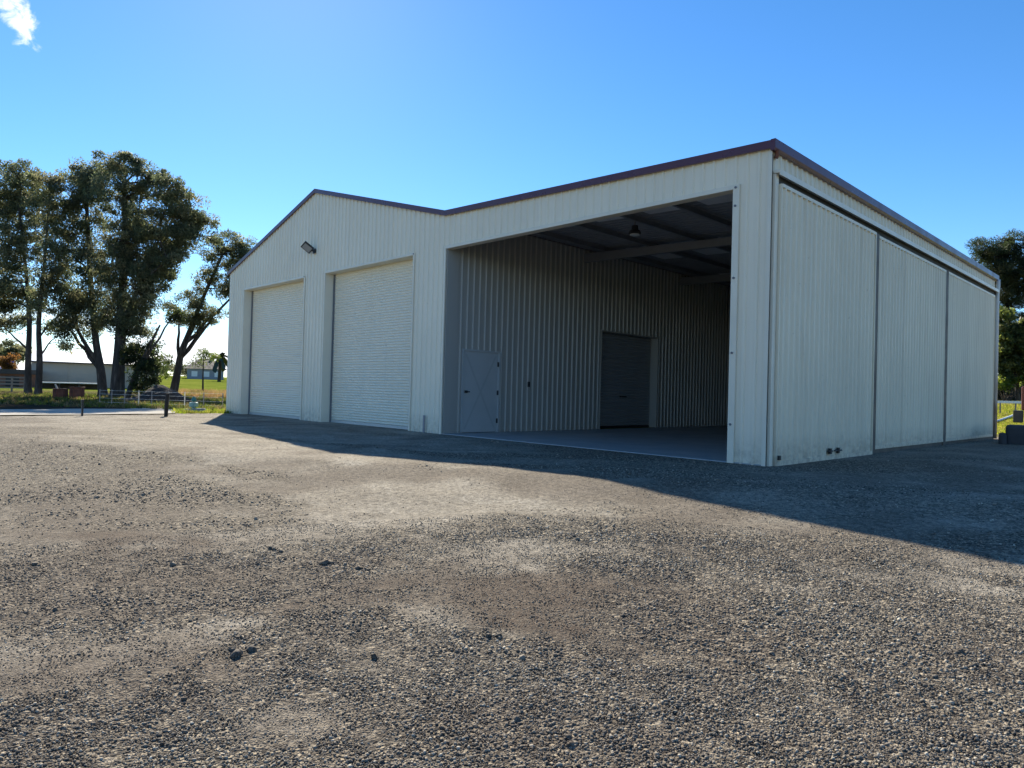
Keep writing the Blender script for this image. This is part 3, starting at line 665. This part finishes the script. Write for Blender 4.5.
tree('gum_tree', 'slender gum tree standing leftmost of the group', 42.5, [(28,398),(28,360),(30,320),(26,270),(18,200)], .21,
     [(18,178,26,18),(-4,200,28,24),(22,212,26,22),(2,240,26,22),(24,252,20,18),(8,282,26,20),(26,300,14,12),(-8,305,20,14),(30,185,16,14),(6,300,16,12),(20,318,12,8,.7),(-12,330,12,8),(14,322,16,9,.7),(2,344,8,5,.5)], extra_limbs=[(.35, (2,325), .35)], group=GT)
tree('gum_tree', 'slim gum tree close beside the leftmost gum trunk', 41, [(38,398),(40,360),(38,325),(44,270),(50,195)], .20,
     [(48,182,18,16),(58,205,18,18),(46,225,18,18),(62,238,16,16),(54,262,20,18),(44,285,16,14),(62,295,14,14),(58,318,12,9,.9),(44,310,14,10,.9),(52,330,10,7,.6),(34,296,12,12),(66,345,7,5,.6)], extra_limbs=[(.3, (60,335), .3), (.4, (66,312), .3)], group=GT)
tree('gum_tree', 'leaning gum tree with forked trunk left of the thick dark trunk', 42, [(103,401),(101,370),(96,345),(92,300),(88,240),(86,180)], .28,
     [(84,172,18,14),(72,190,18,18),(96,188,20,18),(70,222,16,18),(88,228,20,20),(74,258,16,18),(94,262,20,20),(76,292,18,16),(96,300,16,14),(64,280,10,14),(74,312,14,12),(88,318,12,10),(66,330,10,7,.7),(82,334,12,8,.7),(96,322,10,10),(104,165,16,9)], extra_limbs=[(.22, (66,325), .6), (.25, (72,300), .5)], group=GT)
tree('gum_tree', 'tallest gum tree with thick dark trunk and dense spreading crown', 41, [(117,403),(118,375),(120,345),(122,300),(126,240),(124,185)], .42,
     [(118,166,26,13),(144,172,24,15),(112,195,24,20),(140,200,28,22),(168,190,22,16),(190,208,20,16),(160,225,26,20),(186,235,20,16),(206,222,14,10),(124,235,24,22),(146,255,24,20),(112,265,20,20),(130,285,24,20),(158,280,14,14),
      (118,310,20,18),(138,318,18,18),(150,298,10,12),(172,258,12,10),(208,238,10,8),(126,340,14,14),(108,322,12,10),(142,334,12,10),(150,270,16,14),(176,236,18,14)], extra_limbs=[(.45, (190,225,1), .4), (.5, (168,262,-1), .35)], group=GT)
tree('gum_tree', 'small dark bushy gum leaning right of the thick trunk', 40, [(127,402),(131,385),(140,365),(150,345),(160,325)], .17,
     [(146,352,12,10),(136,368,12,10),(150,374,10,12),(142,388,12,9),(156,360,8,8),(130,350,8,10)], cr=.5, per=110, leaf=.22, extra_limbs=[(.4, (172,318), .6)], group=GT, tints=[(.03,.04,.016),(.04,.05,.02)])
tree('gum_tree', 'open gum tree with pale forked trunk leaning toward the cream shed', 50, [(173,392),(177,375),(181,352),(188,335),(202,300),(222,255)], .30,
     [(226,242,18,12),(244,250,14,12),(212,254,14,9),(234,266,16,12),(206,280,10,9),(222,288,12,12),(190,300,12,10),(204,308,12,10),(178,316,10,10),(238,285,12,12),(168,304,6,7),(252,262,16,14),(200,324,8,7)], cr=.62, extra_limbs=[(.3, (180,320), .5), (.35, (212,318), .6), (.5, (238,290), .5), (.3, (196,322), .4)], group=GT)
BR = [(.075,.095,.028),(.10,.125,.032),(.055,.075,.024)]
tree('sapling', 'small sapling with loose pale green leaves behind the dark heap', 47, [(158,392),(157,372),(158,350)], .09, [(158,346,9,9,.7),(166,358,8,8,.7),(152,362,8,8,.6),(162,372,8,7,.7)], cr=.5, per=80, leaf=.22, tints=BR)
tree('sapling', 'thin sapling with sparse leaves right of the leaning gum', 55, [(203,388),(203,372),(204,350)], .08, [(204,352,10,8,.5),(196,362,8,7,.5),(212,358,8,7,.5)], cr=.5, per=70, leaf=.22, tints=BR)
# far trees
tree('garden_tree', 'round dark tree behind the brick outbuilding', 75, [(10,392),(10,375),(10,352)], .3, [(8,358,16,12),(18,352,10,8),(-4,356,12,12)], cr=.8, per=130, leaf=.4)
tree('garden_tree', 'small autumn tree with orange brown leaves by the brick outbuilding', 66, [(9,390),(9,372),(10,360)], .1, [(8,360,8,6),(12,367,6,5),(4,366,6,4)], cr=.5, per=90, leaf=.3, tints=[(.13,.07,.032),(.17,.10,.05)])
for (x, y, rx, ry, lab) in ((92,356,14,5,'low far tree showing above the pale warehouse roof'),(140,368,10,8,'far grey green tree right behind the warehouse end'),(166,366,13,8,'far tree at left end of the paddock edge'),(190,367,14,8,'far tree beside the dark roofed house'),(206,372,10,5,'low far shrub tree in front of the house')):
    tree('paddock_tree', lab, 150, [(x,384),(x,376),(x,y)], .25, [(x,y,rx,ry),(x+rx*.6,y+3,rx*.6,ry*.7),(x-rx*.6,y+3,rx*.6,ry*.7)], cr=1.3, per=110, leaf=.6, group='trees beyond the paddock', cover=3)
# palm
pb = at(219, 384, 120); pb[2] = zg(pb[0], pb[1]); palm = thing('palm_tree', 'dark palm tree beside the far house near the shed edge', 'tree', pb)
top = at(220, 357, 120); MB().tube([pb, (pb+top)/2+[.1,0,0], top], [.3,.25,.22], 8).build('trunk', DBARK, palm)
b = MB()
for k in range(26):
    a = rng.uniform(0, 6.28); el = rng.uniform(-.6, 1.3); ln = rng.uniform(1.8, 2.6); pts = []
    for i in range(6):
        t_ = i/5; pts.append(top+np.array([math.cos(a)*ln*t_*math.cos(el), math.sin(a)*ln*t_*math.cos(el), ln*t_*math.sin(el)-1.4*t_*t_]))
    for i in range(5):
        for s_ in (-1, 1):
            p, q = pts[i], pts[i+1]; sd_ = np.array([-math.sin(a), math.cos(a), -.5*s_ if s_ > 0 else .5*s_])*s_*.35
            b.add([p, q, q+sd_*.6, p+sd_], [(0,1,2,3)])
me = b.build('crown', None, palm); t = NT('palm_leaf'); t.color((.03,.042,.018)).set(.5); me.data.materials.append(t.m)
# far right trees
tree('pine_tree', 'tall dark pine rising behind the right end of the shed', 50, [(1012,412),(1011,370),(1008,320),(1004,262)], .34,
     [(985,246,20,9),(1004,252,20,10),(976,262,14,8),(996,270,18,9),(1020,268,18,12),(1008,285,18,9),(1032,290,20,14),(1000,300,14,8),(1040,258,18,14),(1020,318,22,10),(1015,240,22,9),(1002,262,22,12),(1018,282,18,12),(996,284,14,10),(1010,300,18,9)], cr=.6, cover=3.6, per=170, leaf=.26, aspect=.16, tints=[(.022,.032,.016),(.032,.042,.02),(.05,.052,.026)], bark=DBARK)
tree('broadleaf_tree', 'leafy green broadleaf tree beside the right end of the shed', 45, [(1018,402),(1017,385),(1014,350),(1012,325)], .16,
     [(1004,316,12,9),(1018,326,14,10),(1002,340,12,10),(1016,350,14,11),(1004,364,12,9),(1020,372,12,9),(1034,340,18,20),(1034,370,16,14),(996,330,10,10),(998,352,10,10),(1000,372,10,8),(1012,336,14,14),(1010,360,14,12),(1024,350,16,16)], cr=.5, cover=4.0, per=100, leaf=.26, aspect=.55, tints=[(.065,.08,.028),(.085,.10,.032),(.045,.058,.02),(.12,.125,.045)])
def bush(name, label, d, lobes, tints, per=120, leaf=.2, cr=.4, cat='bush', aspect=.5, cover=3):
    s = d/F; x, y = lobes[0][0], lobes[0][1]
    foot = at(x, y, d); foot[2] = zg(foot[0], foot[1]); root = thing(name, label, cat, foot)
    lb = [(at(q[0], q[1], d), q[2]*s, q[3]*s, max(q[2], q[3])*s*.7, 1) for q in lobes]
    C, RR, LB = lobes_to_clumps(lb, cr, cover); mb = MB()
    for i in range(len(C)): limb(mb, foot+rng.normal(0, .05, 3)*[1,1,0], C[i], .03, .008, .05, 4, 4)
    mb.build('stem', DBARK, root)
    v, f, c = leaves(C, RR, per, leaf, tints, aspect, .1); npmesh('foliage', v, f, LEAF, root, {'tint': c}); return root
bush('bush', 'bright yellow green bush under the broadleaf tree', 44, [(1006,383,14,7),(1022,381,14,8),(1036,382,12,8),(994,384,8,6)], [(.12,.155,.03),(.09,.13,.025),(.16,.18,.04)])
bush('hedge', 'dark low hedge behind the white rail on the right', 46, [(996,396,12,8),(1012,396,12,8),(1030,395,14,9),(1004,393,12,7),(1020,393,12,8)], [(.02,.028,.014),(.03,.04,.018)], cat='hedge')

# ------------------------------------------------------------------ left background
def ground_at(px, d):
    p = at(px, 390, d); p[2] = zg(p[0], p[1]); return p
WH = painted('warehouse_wall', (.50, .44, .37), .6, .3, .5); WROOF = painted('white_roofing', (.80, .81, .82), .4, .15); BRICK = painted('brick_wall', (.21, .10, .07), .85, .5, 4); DROOF = painted('dark_roofing', (.06, .055, .055), .7, .3); BLUE = painted('blue_sheet', (.03, .13, .42), .4, .2); WHITE = painted('white_paint', (.78, .78, .76), .5, .3, 5); OLDWOOD = painted('old_timber', (.26, .235, .20), .85, .5, 5)
def ax2(c):
    v = np.array([c[0]-CAM[0], c[1]-CAM[1], 0.0]); v /= np.linalg.norm(v); return np.array([v[1], -v[0], 0.0]), v
def facing(c, half, depth, z0, z1):
    "corners of a box whose front faces the yard: half width across, depth away"
    rx, fy = ax2(c); c = np.array([c[0], c[1], 0.0]); return [c-rx*half, c+rx*half, c+rx*half+fy*depth, c-rx*half+fy*depth]
def fbox(mb, c, half, depth, z0, z1):
    q = facing(c, half, depth, 0, 0); return mb.add([p+[0,0,z0] for p in q]+[p+[0,0,z1] for p in q], [(0,3,2,1),(4,5,6,7),(0,1,5,4),(1,2,6,5),(2,3,7,6),(3,0,4,7)])
def gat(px, d):
    global ux, uy
    c = ground_at(px, d); ux, uy = ax2(c); return c
ux, uy = rt, fw0
d = 62; c = gat(97, d); z0 = c[2]; ev = at(104, 363.5, d)[2]; rg = at(104, 357, d)[2]
w = thing('warehouse', 'long pale grey shed with white roof behind the gum trunks', 'shed', c)
h = 4.9
b = MB(); fbox(b, c, h, 9, z0-.3, ev-.01)
b.build('wall', WH, w)
q = facing(c-uy*.25, h+.2, 9.5, 0, 0); md0 = (q[0]+q[3])/2; md1 = (q[1]+q[2])/2; b = MB()
up_ = [0, 0, 1]
b.add([q[0]+[0,0,ev], q[1]+[0,0,ev], md1+[0,0,rg+.5], md0+[0,0,rg+.5], q[3]+[0,0,ev], q[2]+[0,0,ev]], [(0,1,2,3),(3,2,5,4),(0,3,4),(1,5,2)]); b.build('roof', WROOF, w)
b = MB(); e0 = q[0]+[0,0,ev-.06]; e1 = q[1]+[0,0,ev-.06]; b.bar(e0, e1, .12, .1); b.build('gutter', DROOF, w)
for k in range(-2, 3): pc = c+ux*(k*2.2)-uy*.03; MB().bar([pc[0], pc[1], z0], [pc[0], pc[1], ev-.08], .05).build('wall_rib', WH, w)
# awning
d = 55; c = gat(69, d); zt = at(69, 382.5, d)[2]
w = thing('carport', 'low open carport with flat white roof before the warehouse', 'carport', c)
b = MB(); fbox(b, c, 2.15, 2.6, zt-.09, zt); b.build('roof', WROOF, w, bevel=.02)
for k in (-1, -.33, .33, 1):
    for dd in (.1, 2.4):
        pc = c+ux*2.0*k+uy*dd; MB().bar([pc[0],pc[1],c[2]-.05],[pc[0],pc[1],zt-.09],.07).build('post', DROOF, w)
b = MB(); pc = c+uy*2.5; fbox(b, pc, 2.0, .06, c[2]-.05, zt-.1); b.build('shade_panel', DROOF, w)  # dark sheet stands in for the shade beneath the carport roof
# brick outbuilding
d = 56; c = gat(6, d); zt = at(14, 374, d)[2]; zr = at(14, 370, d)[2]
w = thing('brick_outbuilding', 'low brick outbuilding with dark skillion roof at far left', 'building', c)
b = MB(); fbox(b, c, 1.95, 3, c[2]-.2, zt); b.build('wall', BRICK, w)
b = MB(); fbox(b, c-uy*.3, 2.4, 3.8, zt+.002, zr+.05); b.build('roof', DROOF, w)
b = MB(); fbox(b, c-uy*.03+ux*.4, .45, .028, c[2]+.02, c[2]+.85); b.build('window', DARKGAP, w)
# blue shed behind
d = 70; c = gat(2, d); zt = at(2, 369, d)[2]; zr = at(2, 361.5, d)[2]
w = thing('blue_roofed_shed', 'small shed with bright blue roof at the left edge', 'shed', c)
b = MB(); fbox(b, c, .8, 3, c[2]-.2, zt); b.build('wall', WH, w)
q = facing(c-uy*.2, .95, 3.4, 0, 0); b = MB(); b.add([q[0]+[0,0,zt+.004], q[1]+[0,0,zt+.004], q[2]+[0,0,zr+.2], q[3]+[0,0,zr+.2], q[0]+[0,0,zt+.06], q[1]+[0,0,zt+.06], q[2]+[0,0,zr+.26], q[3]+[0,0,zr+.26]], [(0,3,2,1),(4,5,6,7),(0,1,5,4),(1,2,6,5),(2,3,7,6),(3,0,4,7)]); b.build('roof', BLUE, w)
# rail fence far left
d = 46; c = gat(8, d); w = thing('rail_fence', 'weathered pale timber rail fence at far left', 'fence', c)
for k in range(5):
    p = c+ux*(-1.9+.7*k); MB().bar([p[0],p[1],c[2]-.05],[p[0],p[1],c[2]+1.0],.1).build('post', OLDWOOD, w)
for z in (.25, .5, .72, .94):
    p, q = c-ux*2.0-uy*.07, c+ux*.95-uy*.07; MB().bar([p[0],p[1],c[2]+z],[q[0],q[1],c[2]+z],.035,.10).build('rail', OLDWOOD, w)
# rusty bins, stick, heap, posts, valve
for (px, hh, half, lab) in ((60.5, .50, .36, 'squat rusty steel bin left of the taller rusty bin'), (77, .62, .36, 'taller rusty steel bin beside the squat bin')):
    d = 38; c = gat(px, d); r0 = thing('rusty_bin', lab, 'bin', c, 'rusty bins under the gum trees')
    b = MB(); fbox(b, c, half, .6, c[2]-.02, c[2]+hh); b.build('body', RUST, r0, bevel=.03)
    b = MB(); fbox(b, c-uy*.03, half+.03, .66, c[2]+hh+.002, c[2]+hh+.045); b.build('rim', RUST, r0)
    for k in (-.5, .5):
        b = MB(); p = c+ux*half*k-uy*.02; b.bar([p[0],p[1],c[2]+.02],[p[0],p[1],c[2]+hh-.02],.05); b.build('rib', RUST, r0)
c = gat(59, 40); b = MB(); b.tube([c+[0,0,0], c-ux*.05+[0,0,.4], c-ux*.2+[0,0,.75]], [.07,.06,.04], 8)
tag(b.build('tree_stump', painted('bleached_wood', (.50,.46,.40), .8, .3, 5)), 'pale bleached bent branch standing behind the squat rusty bin', 'branch')
d = 36; c = gat(158, d); n = 46; U = np.linspace(0, 2*math.pi, n, endpoint=False); rings = 12; vs = []; fs = []
for i in range(rings+1):
    t_ = i/rings
    for k, a in enumerate(U):
        rad = (1-t_**1.6); px_, py_ = math.cos(a)*1.75*rad, math.sin(a)*1.1*rad
        p = c+ux*px_+uy*py_; hgt = .95*(t_**.62)*(.8+.25*math.sin(px_*2.1+1))
        nz = .22*(fbm(np.array([px_*2.3+50]), np.array([py_*2.3+20+i*.2]), 4)[0]-.5)
        vs.append((p[0]+nz*math.cos(a), p[1]+nz*math.sin(a), c[2]-.05+max(0, hgt+nz)))
for i in range(rings):
    for k in range(n): fs.append((i*n+k, i*n+(k+1) % n, (i+1)*n+(k+1) % n, (i+1)*n+k))
t = NT('dark_mulch'); v = t.coord(); t.color(t.ramp(t.noise(7, 6, v, .7), [(.3, (.018,.016,.015)), (.6, (.05,.045,.04)), (.8, (.13,.12,.10))])).set(.95); t.bump(t.noise(16, 5, v, .7), 1, .08)
tag(MB().add(vs, fs).build('mulch_heap', t.m), 'dark heap of soil and mulch behind the wire fence', 'heap')
c = gat(167, 21.8); c = at(166, 416, 21.5); c[2] = zg(c[0], c[1])
b = MB(); b.tube([c-[0,0,.1], c+[.01,0,.35], c+[0.03,.02,.72]], [.055,.06,.05], 9); tag(b.build('timber_post', painted('black_timber', (.035,.03,.026), .9, .5, 8)), 'short dark timber post at the yard edge', 'post')
c = at(82, 419, 20.5); c[2] = zg(c[0], c[1]); b = MB(); b.bar(c-[0,0,.1], c+[0,0,.46], .05); b.obox(c+[0,0,.45], (.035,0,0), (0,.035,0), (0,0,.03)); tag(b.build('marker_peg', BLACK), 'thin black peg standing at the gravel edge', 'peg')
# wire fence with star pickets
f0 = thing('wire_fence', 'low wire fence on thin steel pickets along the driveway', 'fence', ground_at(150, 29.5))
pk = []
for px in (100, 112, 125, 139, 152, 169, 185, 204, 223):
    c = gat(px, 29.5+.01*(223-px)); pk.append(c); MB().bar(c-[0,0,.1], c+[0,0,.68], .035).build('picket', STEEL if px not in (185, 139) else GREY_TRIM, f0)
b = MB()
for z in (.12, .3, .48, .64):
    for p, q in zip(pk[:-1], pk[1:]): b.bar(p+[0,0,z]-uy*.03, q+[0,0,z]-uy*.03, .009)
b.build('wire', GREY_TRIM, f0)
c = at(193.5, 411, 25.5); c[2] = zg(c[0], c[1]); v0 = thing('standpipe', 'small pale turquoise standpipe with cap at the fence foot', 'standpipe', c)
MB().lathe(c, [(.10,0),(.10,.06),(.06,.08),(.06,.16),(.15,.2),(.155,.34),(.11,.36)], 14).build('body', painted('pale_turquoise', (.24,.40,.36), .6, .4), v0)
MB().lathe(c+[0,0,.37], [(.05,0),(.09,.06),(.06,.16),(.02,.2)], 12).build('cap', painted('blue_green_cap', (.05,.20,.18), .5, .3), v0)
# low flat rocks by the standpipe
for (px, s_, lab) in ((199, .28, 'flat pale rock right of the standpipe'), (188, .22, 'small pale rock left of the standpipe')):
    c = at(px, 411, 25.3); c[2] = zg(c[0], c[1]); b = MB(); vs = []
    for (r_, z) in ((1, -.02), (1.05, .12), (.7, .26)):
        for k in range(9): a = k*.698; vs.append(c+ux*math.cos(a)*s_*r_*rng.uniform(.8, 1.2)+uy*math.sin(a)*s_*.6*r_+[0,0,z*s_*2])
    b.add(vs, [(i*9+k, i*9+(k+1) % 9, (i+1)*9+(k+1) % 9, (i+1)*9+k) for i in range(2) for k in range(9)]+[tuple(range(18, 27))]); tag(b.build('rock', painted('pale_rock', (.36,.33,.29), .9, .5, 6)), lab, 'rock')
# far house
d = 140; c = gat(205, d); zt = at(205, 369, d)[2]; zr = at(205, 358, d)[2]
w = thing('house', 'far house with dark hipped roof beyond the green paddock', 'house', c)
b = MB(); fbox(b, c, 3.4, 7, c[2]-.3, zt); b.build('wall', painted('house_wall', (.26,.27,.30), .7, .2), w)
q = facing(c-uy*.5, 4.0, 8, 0, 0); m0 = c+uy*3.5-ux*1.2; m1 = c+uy*3.5+ux*1.2
b = MB(); b.add([p+[0,0,zt] for p in q]+[[m0[0],m0[1],zr],[m1[0],m1[1],zr]], [(0,1,5,4),(1,2,5),(2,3,4,5),(3,0,4)]); b.build('roof', DROOF, w)
for k in (-.6, .05, .65):
    b = MB(); fbox(b, c+ux*3.4*k-uy*.05, .55, .04, c[2]+.5, zt-.5); b.build('window', WHITE, w)

# ------------------------------------------------------------------ right background
Y = 30
d = 36; p = at(985, 401.5, d); q = at(1030, 402.5, d); zz = max(zg(p[0], p[1]), zg(q[0], q[1]))
r0 = thing('rail_fence', 'white single rail fence along the back of the lawn', 'fence', ((p+q)/2)*[1,1,0]+[0,0,zz])
b = MB(); p2, q2 = p.copy(), q.copy(); b.bar(p2, q2, .05, .12); b.build('rail', WHITE, r0)
for k in (.02, .34, .68, .98):
    s_ = p+(q-p)*k; MB().bar([s_[0],s_[1],zg(s_[0],s_[1])-.05],[s_[0],s_[1],s_[2]-.06],.06).build('post', OLDWOOD, r0)
p = at(986, 425.5, 29.5); q = at(1017, 411, 35); b = MB(); p[2] = zg(p[0],p[1])+.07; q[2] = zg(q[0],q[1])+.10; md = (p+q)/2; md[2] = zg(md[0],md[1])+.09; b.tube([p, md, q], .05, 8); tag(b.build('white_pipe', WHITE, smooth=True), 'white plastic pipe lying across the lawn', 'pipe')
# old tractor at the right edge
d = 27.5; c = gat(1034, d); tz = c[2]
tr = thing('farm_truck', 'old rust red farm truck at the right edge, front toward the shed', 'truck', c)
RED = painted('faded_red', (.17, .035, .02), .5, .5, 3, 0, (.07,.03,.02)); TYRE = painted('tyre_rubber', (.02,.02,.02), .8, .3)
def tb(mb, x0, x1, y0, y1, z0, z1):     # x across the view, y away
    q = [c+ux*a+uy*e for (a, e) in ((x0,y0),(x1,y0),(x1,y1),(x0,y1))]
    return mb.add([[p[0],p[1],tz+z0] for p in q]+[[p[0],p[1],tz+z1] for p in q], [(0,3,2,1),(4,5,6,7),(0,1,5,4),(1,2,6,5),(2,3,7,6),(3,0,4,7)])
b = MB(); tb(b, -.40, .5, .05, 1.6, .78, 1.74); tb(b, .42, 1.8, .03, 1.62, .782, 2.0); b.build('cab', RED, tr, bevel=.05)
b = MB(); tb(b, 1.83, 4.6, .0, 1.7, .80, .90); b.build('tray', OLDWOOD, tr)
b = MB(); tb(b, -.30, 4.6, .25, 1.4, .45, .77); b.build('chassis', BLACK, tr)
b = MB(); tb(b, -.66, -.34, -.05, 1.7, .28, .77); b.build('bumper', BLACK, tr, bevel=.03)
b = MB(); tb(b, .55, 1.6, .0, .028, 1.35, 1.85); b.build('window', DARKGAP, tr)
for (xx, yy) in ((.35, .0), (.35, 1.45), (3.5, .0), (3.5, 1.45)):
    p = c+ux*xx+uy*yy; p[2] = tz+.42; wb = MB(); wb.tube([p, p+uy*.06, p+uy*.2, p+uy*.26], [.36, .42, .42, .36], 22); wo = wb.build('wheel', TYRE, tr)
    wb = MB(); wb.tube([p-uy*.012, p+uy*.0], [.2, .2], 14); wb.build('hub', GREY_TRIM, wo)
b = MB(); tb(b, -.675, -.662, .2, .34, .52, .62); b.build('headlight', LENS, tr)
# dark concrete blocks
for (px, d, w_, h_, lab) in ((1030, 18.5, .52, .52, 'large dark concrete block by the yard edge at right'), (1003.4, 18.6, .09, .30, 'low dark concrete block against the larger block')):
    c = gat(px, d); b = MB(); fbox(b, c, w_, .8, c[2]-.05, c[2]+h_); tag(b.build('concrete_block', painted('sooty_concrete', (.06,.06,.065), .9, .5, 4, bump=.3), bevel=.07), lab, 'block')

# ------------------------------------------------------------------ grass tufts
def tufts(name, label, P, hgt, tints, blades=9):
    n = len(P); tot = n*blades; base = np.repeat(P, blades, 0)+np.c_[rng.normal(0, .06, (tot, 2)), np.zeros(tot)]
    a = rng.uniform(0, 6.283, tot); h = np.repeat(hgt*rng.uniform(.5, 1.4, n), blades)*rng.uniform(.6, 1.2, tot)
    ln = rng.normal(0, .4, (tot, 2))*h[:, None]; w = np.c_[np.cos(a), np.sin(a)]*(.008+.012*rng.random((tot, 1)))*1.6
    v = np.stack([base-np.c_[w, np.zeros(tot)], base+np.c_[w, np.zeros(tot)], base+np.c_[ln, h]], 1)
    ti = np.array(tints); c = np.repeat(ti[rng.integers(0, len(ti), n)]*rng.uniform(.7, 1.3, (n, 1)), blades, 0)
    tag(npmesh(name, v.reshape(-1, 3), np.arange(tot*3).reshape(-1, 3), LEAF, None, {'tint': np.repeat(c, 3, 0)}), label, 'grass', kind='stuff')
def scatter(n, px0, px1, d0, d1, bias=1.0):
    d = d0+(d1-d0)*rng.random(n)**bias; px = rng.uniform(px0, px1, n); s = d/F
    x = CAM[0]+d*fw0[0]+(px-512)*s*rt[0]; y = CAM[1]+d*fw0[1]+(px-512)*s*rt[1]; return np.c_[x, y, zground(x, y)-.02]
P = scatter(5200, -60, 228, 27, 45); P = P[(P[:, 0] < np.where(P[:, 1] > -2.6, -21.5, road_x(P[:, 1])-5)) & (fbm(P[:, 0]*.4, P[:, 1]*.4) > .54-.12*sstep(-12, -4, P[:, 1]))]
tufts('grass', 'patchy green and dry grass along the wire fence', P, .16, [(.06,.075,.022),(.10,.12,.028),(.14,.11,.06),(.045,.055,.02)])
P = scatter(1500, 150, 232, 46, 58); tufts('dry_grass', 'tall dry brown grass before the green paddock', P, .32, [(.24,.17,.09),(.19,.12,.07),(.15,.15,.05)], 12)
P = scatter(9000, 984, 1090, 25.5, 42); P = P[(P[:, 1] > 15.8)]
tufts('lawn_grass', 'yellow green lawn grass beyond the right end of the shed', P, .09, [(.22,.23,.05),(.28,.25,.08),(.16,.19,.035)])
P = scatter(500, 175, 232, 22, 27); P = P[(P[:, 0] < -20.2) & (P[:, 1] < 3)]
tufts('weeds', 'low green weeds at the yard edge beside the shed', P, .12, [(.12,.15,.03),(.18,.18,.05)])

# ------------------------------------------------------------------ light
SUN = np.array([-1.35, .65, 1.0]); SUN /= np.linalg.norm(SUN)
el = math.asin(SUN[2]); az = math.atan2(SUN[0], SUN[1])
sl = bpy.data.lights.new('sun', 'SUN'); sl.energy = 4.4; sl.angle = R(.53); sl.color = (1, .905, .73)
so = bpy.data.objects.new('sun', sl); COL.objects.link(so); so.rotation_euler = Vector([float(q) for q in SUN]).to_track_quat('Z', 'Y').to_euler(); so.location = (0, 0, 30)
W = bpy.data.worlds.new('World'); S.world = W; W.use_nodes = True; nt = W.node_tree; N = nt.nodes; LK = nt.links
bg = N['Background']; bg.inputs['Strength'].default_value = .10
sky = N.new('ShaderNodeTexSky'); sky.sky_type = 'NISHITA'; sky.sun_disc = False; sky.sun_elevation = el; sky.sun_rotation = az
sky.air_density = .88; sky.dust_density = .07; sky.ozone_density = 3.2; sky.altitude = 500
tc = N.new('ShaderNodeTexCoord'); sp = N.new('ShaderNodeSeparateXYZ'); LK.new(tc.outputs['Generated'], sp.inputs[0])
def wmath(op, a, b):
    n = N.new('ShaderNodeMath'); n.operation = op
    for i, v in enumerate((a, b)):
        if isinstance(v, (int, float)): n.inputs[i].default_value = v
        else: LK.new(v, n.inputs[i])
    return n.outputs[0]
def wmr(f, a, b, c, d):
    n = N.new('ShaderNodeMapRange'); n.interpolation_type = 'SMOOTHSTEP'; LK.new(f, n.inputs[0])
    for i, v in enumerate((a, b, c, d)): n.inputs[i+1].default_value = v
    return n.outputs[0]
mp = N.new('ShaderNodeMapping'); mp.inputs['Scale'].default_value = (7, 7, 30); LK.new(tc.outputs['Generated'], mp.inputs[0])
no = N.new('ShaderNodeTexNoise'); no.inputs['Scale'].default_value = 1; no.inputs['Detail'].default_value = 7; no.inputs['Roughness'].default_value = .55; LK.new(mp.outputs[0], no.inputs['Vector'])
band = wmath('MULTIPLY', wmr(sp.outputs['Z'], .045, .105, 1, 0), wmr(no.outputs['Fac'], .44, .62, 0, 1))
# one small bright cloud high up
v0 = at(8, 0, 1)-CAM; v0 /= np.linalg.norm(v0); dv = at(30, 34, 1)-at(0, -20, 1); dv /= np.linalg.norm(dv); nv = np.cross(dv, v0)
def wdot(vec):
    n = N.new('ShaderNodeVectorMath'); n.operation = 'DOT_PRODUCT'; LK.new(tc.outputs['Generated'], n.inputs[0]); n.inputs[1].default_value = vec; return n.outputs['Value']
ca = wmath('DIVIDE', wmath('SUBTRACT', wdot(tuple(dv)), float(dv@v0)), .030); cb = wmath('DIVIDE', wdot(tuple(nv)), .012)
rr_ = wmath('ADD', wmath('MULTIPLY', ca, ca), wmath('MULTIPLY', cb, cb))
mp2 = N.new('ShaderNodeMapping'); mp2.inputs['Scale'].default_value = (48, 48, 48); LK.new(tc.outputs['Generated'], mp2.inputs[0])
n2 = N.new('ShaderNodeTexNoise'); n2.inputs['Scale'].default_value = 1; n2.inputs['Detail'].default_value = 9; n2.inputs['Roughness'].default_value = .62; n2.inputs['Distortion'].default_value = .6; LK.new(mp2.outputs[0], n2.inputs['Vector'])
rr_ = wmath('ADD', rr_, wmath('MULTIPLY', wmath('SUBTRACT', n2.outputs['Fac'], .46), 5.5))
cl = wmath('MULTIPLY', wmr(rr_, -.1, 1.7, 1, 0), wmr(wdot(tuple(v0)), .985, .99, 0, 1))
mask = wmath('MAXIMUM', band, cl)
mxn = N.new('ShaderNodeMix'); mxn.data_type = 'RGBA'; LK.new(mask, mxn.inputs[0]); hsv = N.new('ShaderNodeHueSaturation'); hsv.inputs['Saturation'].default_value = 1.24; LK.new(sky.outputs[0], hsv.inputs['Color']); LK.new(hsv.outputs[0], mxn.inputs[6]); mxn.inputs[7].default_value = (7.6, 7.7, 8.0, 1)
LK.new(mxn.outputs[2], bg.inputs['Color'])

S.view_settings.view_transform = 'Standard'; S.view_settings.look = 'None'; S.view_settings.exposure = 1.0; S.view_settings.gamma = 1
S.cycles.use_denoising = True; S.cycles.max_bounces = 8; S.cycles.diffuse_bounces = 5
S.render.film_transparent = False
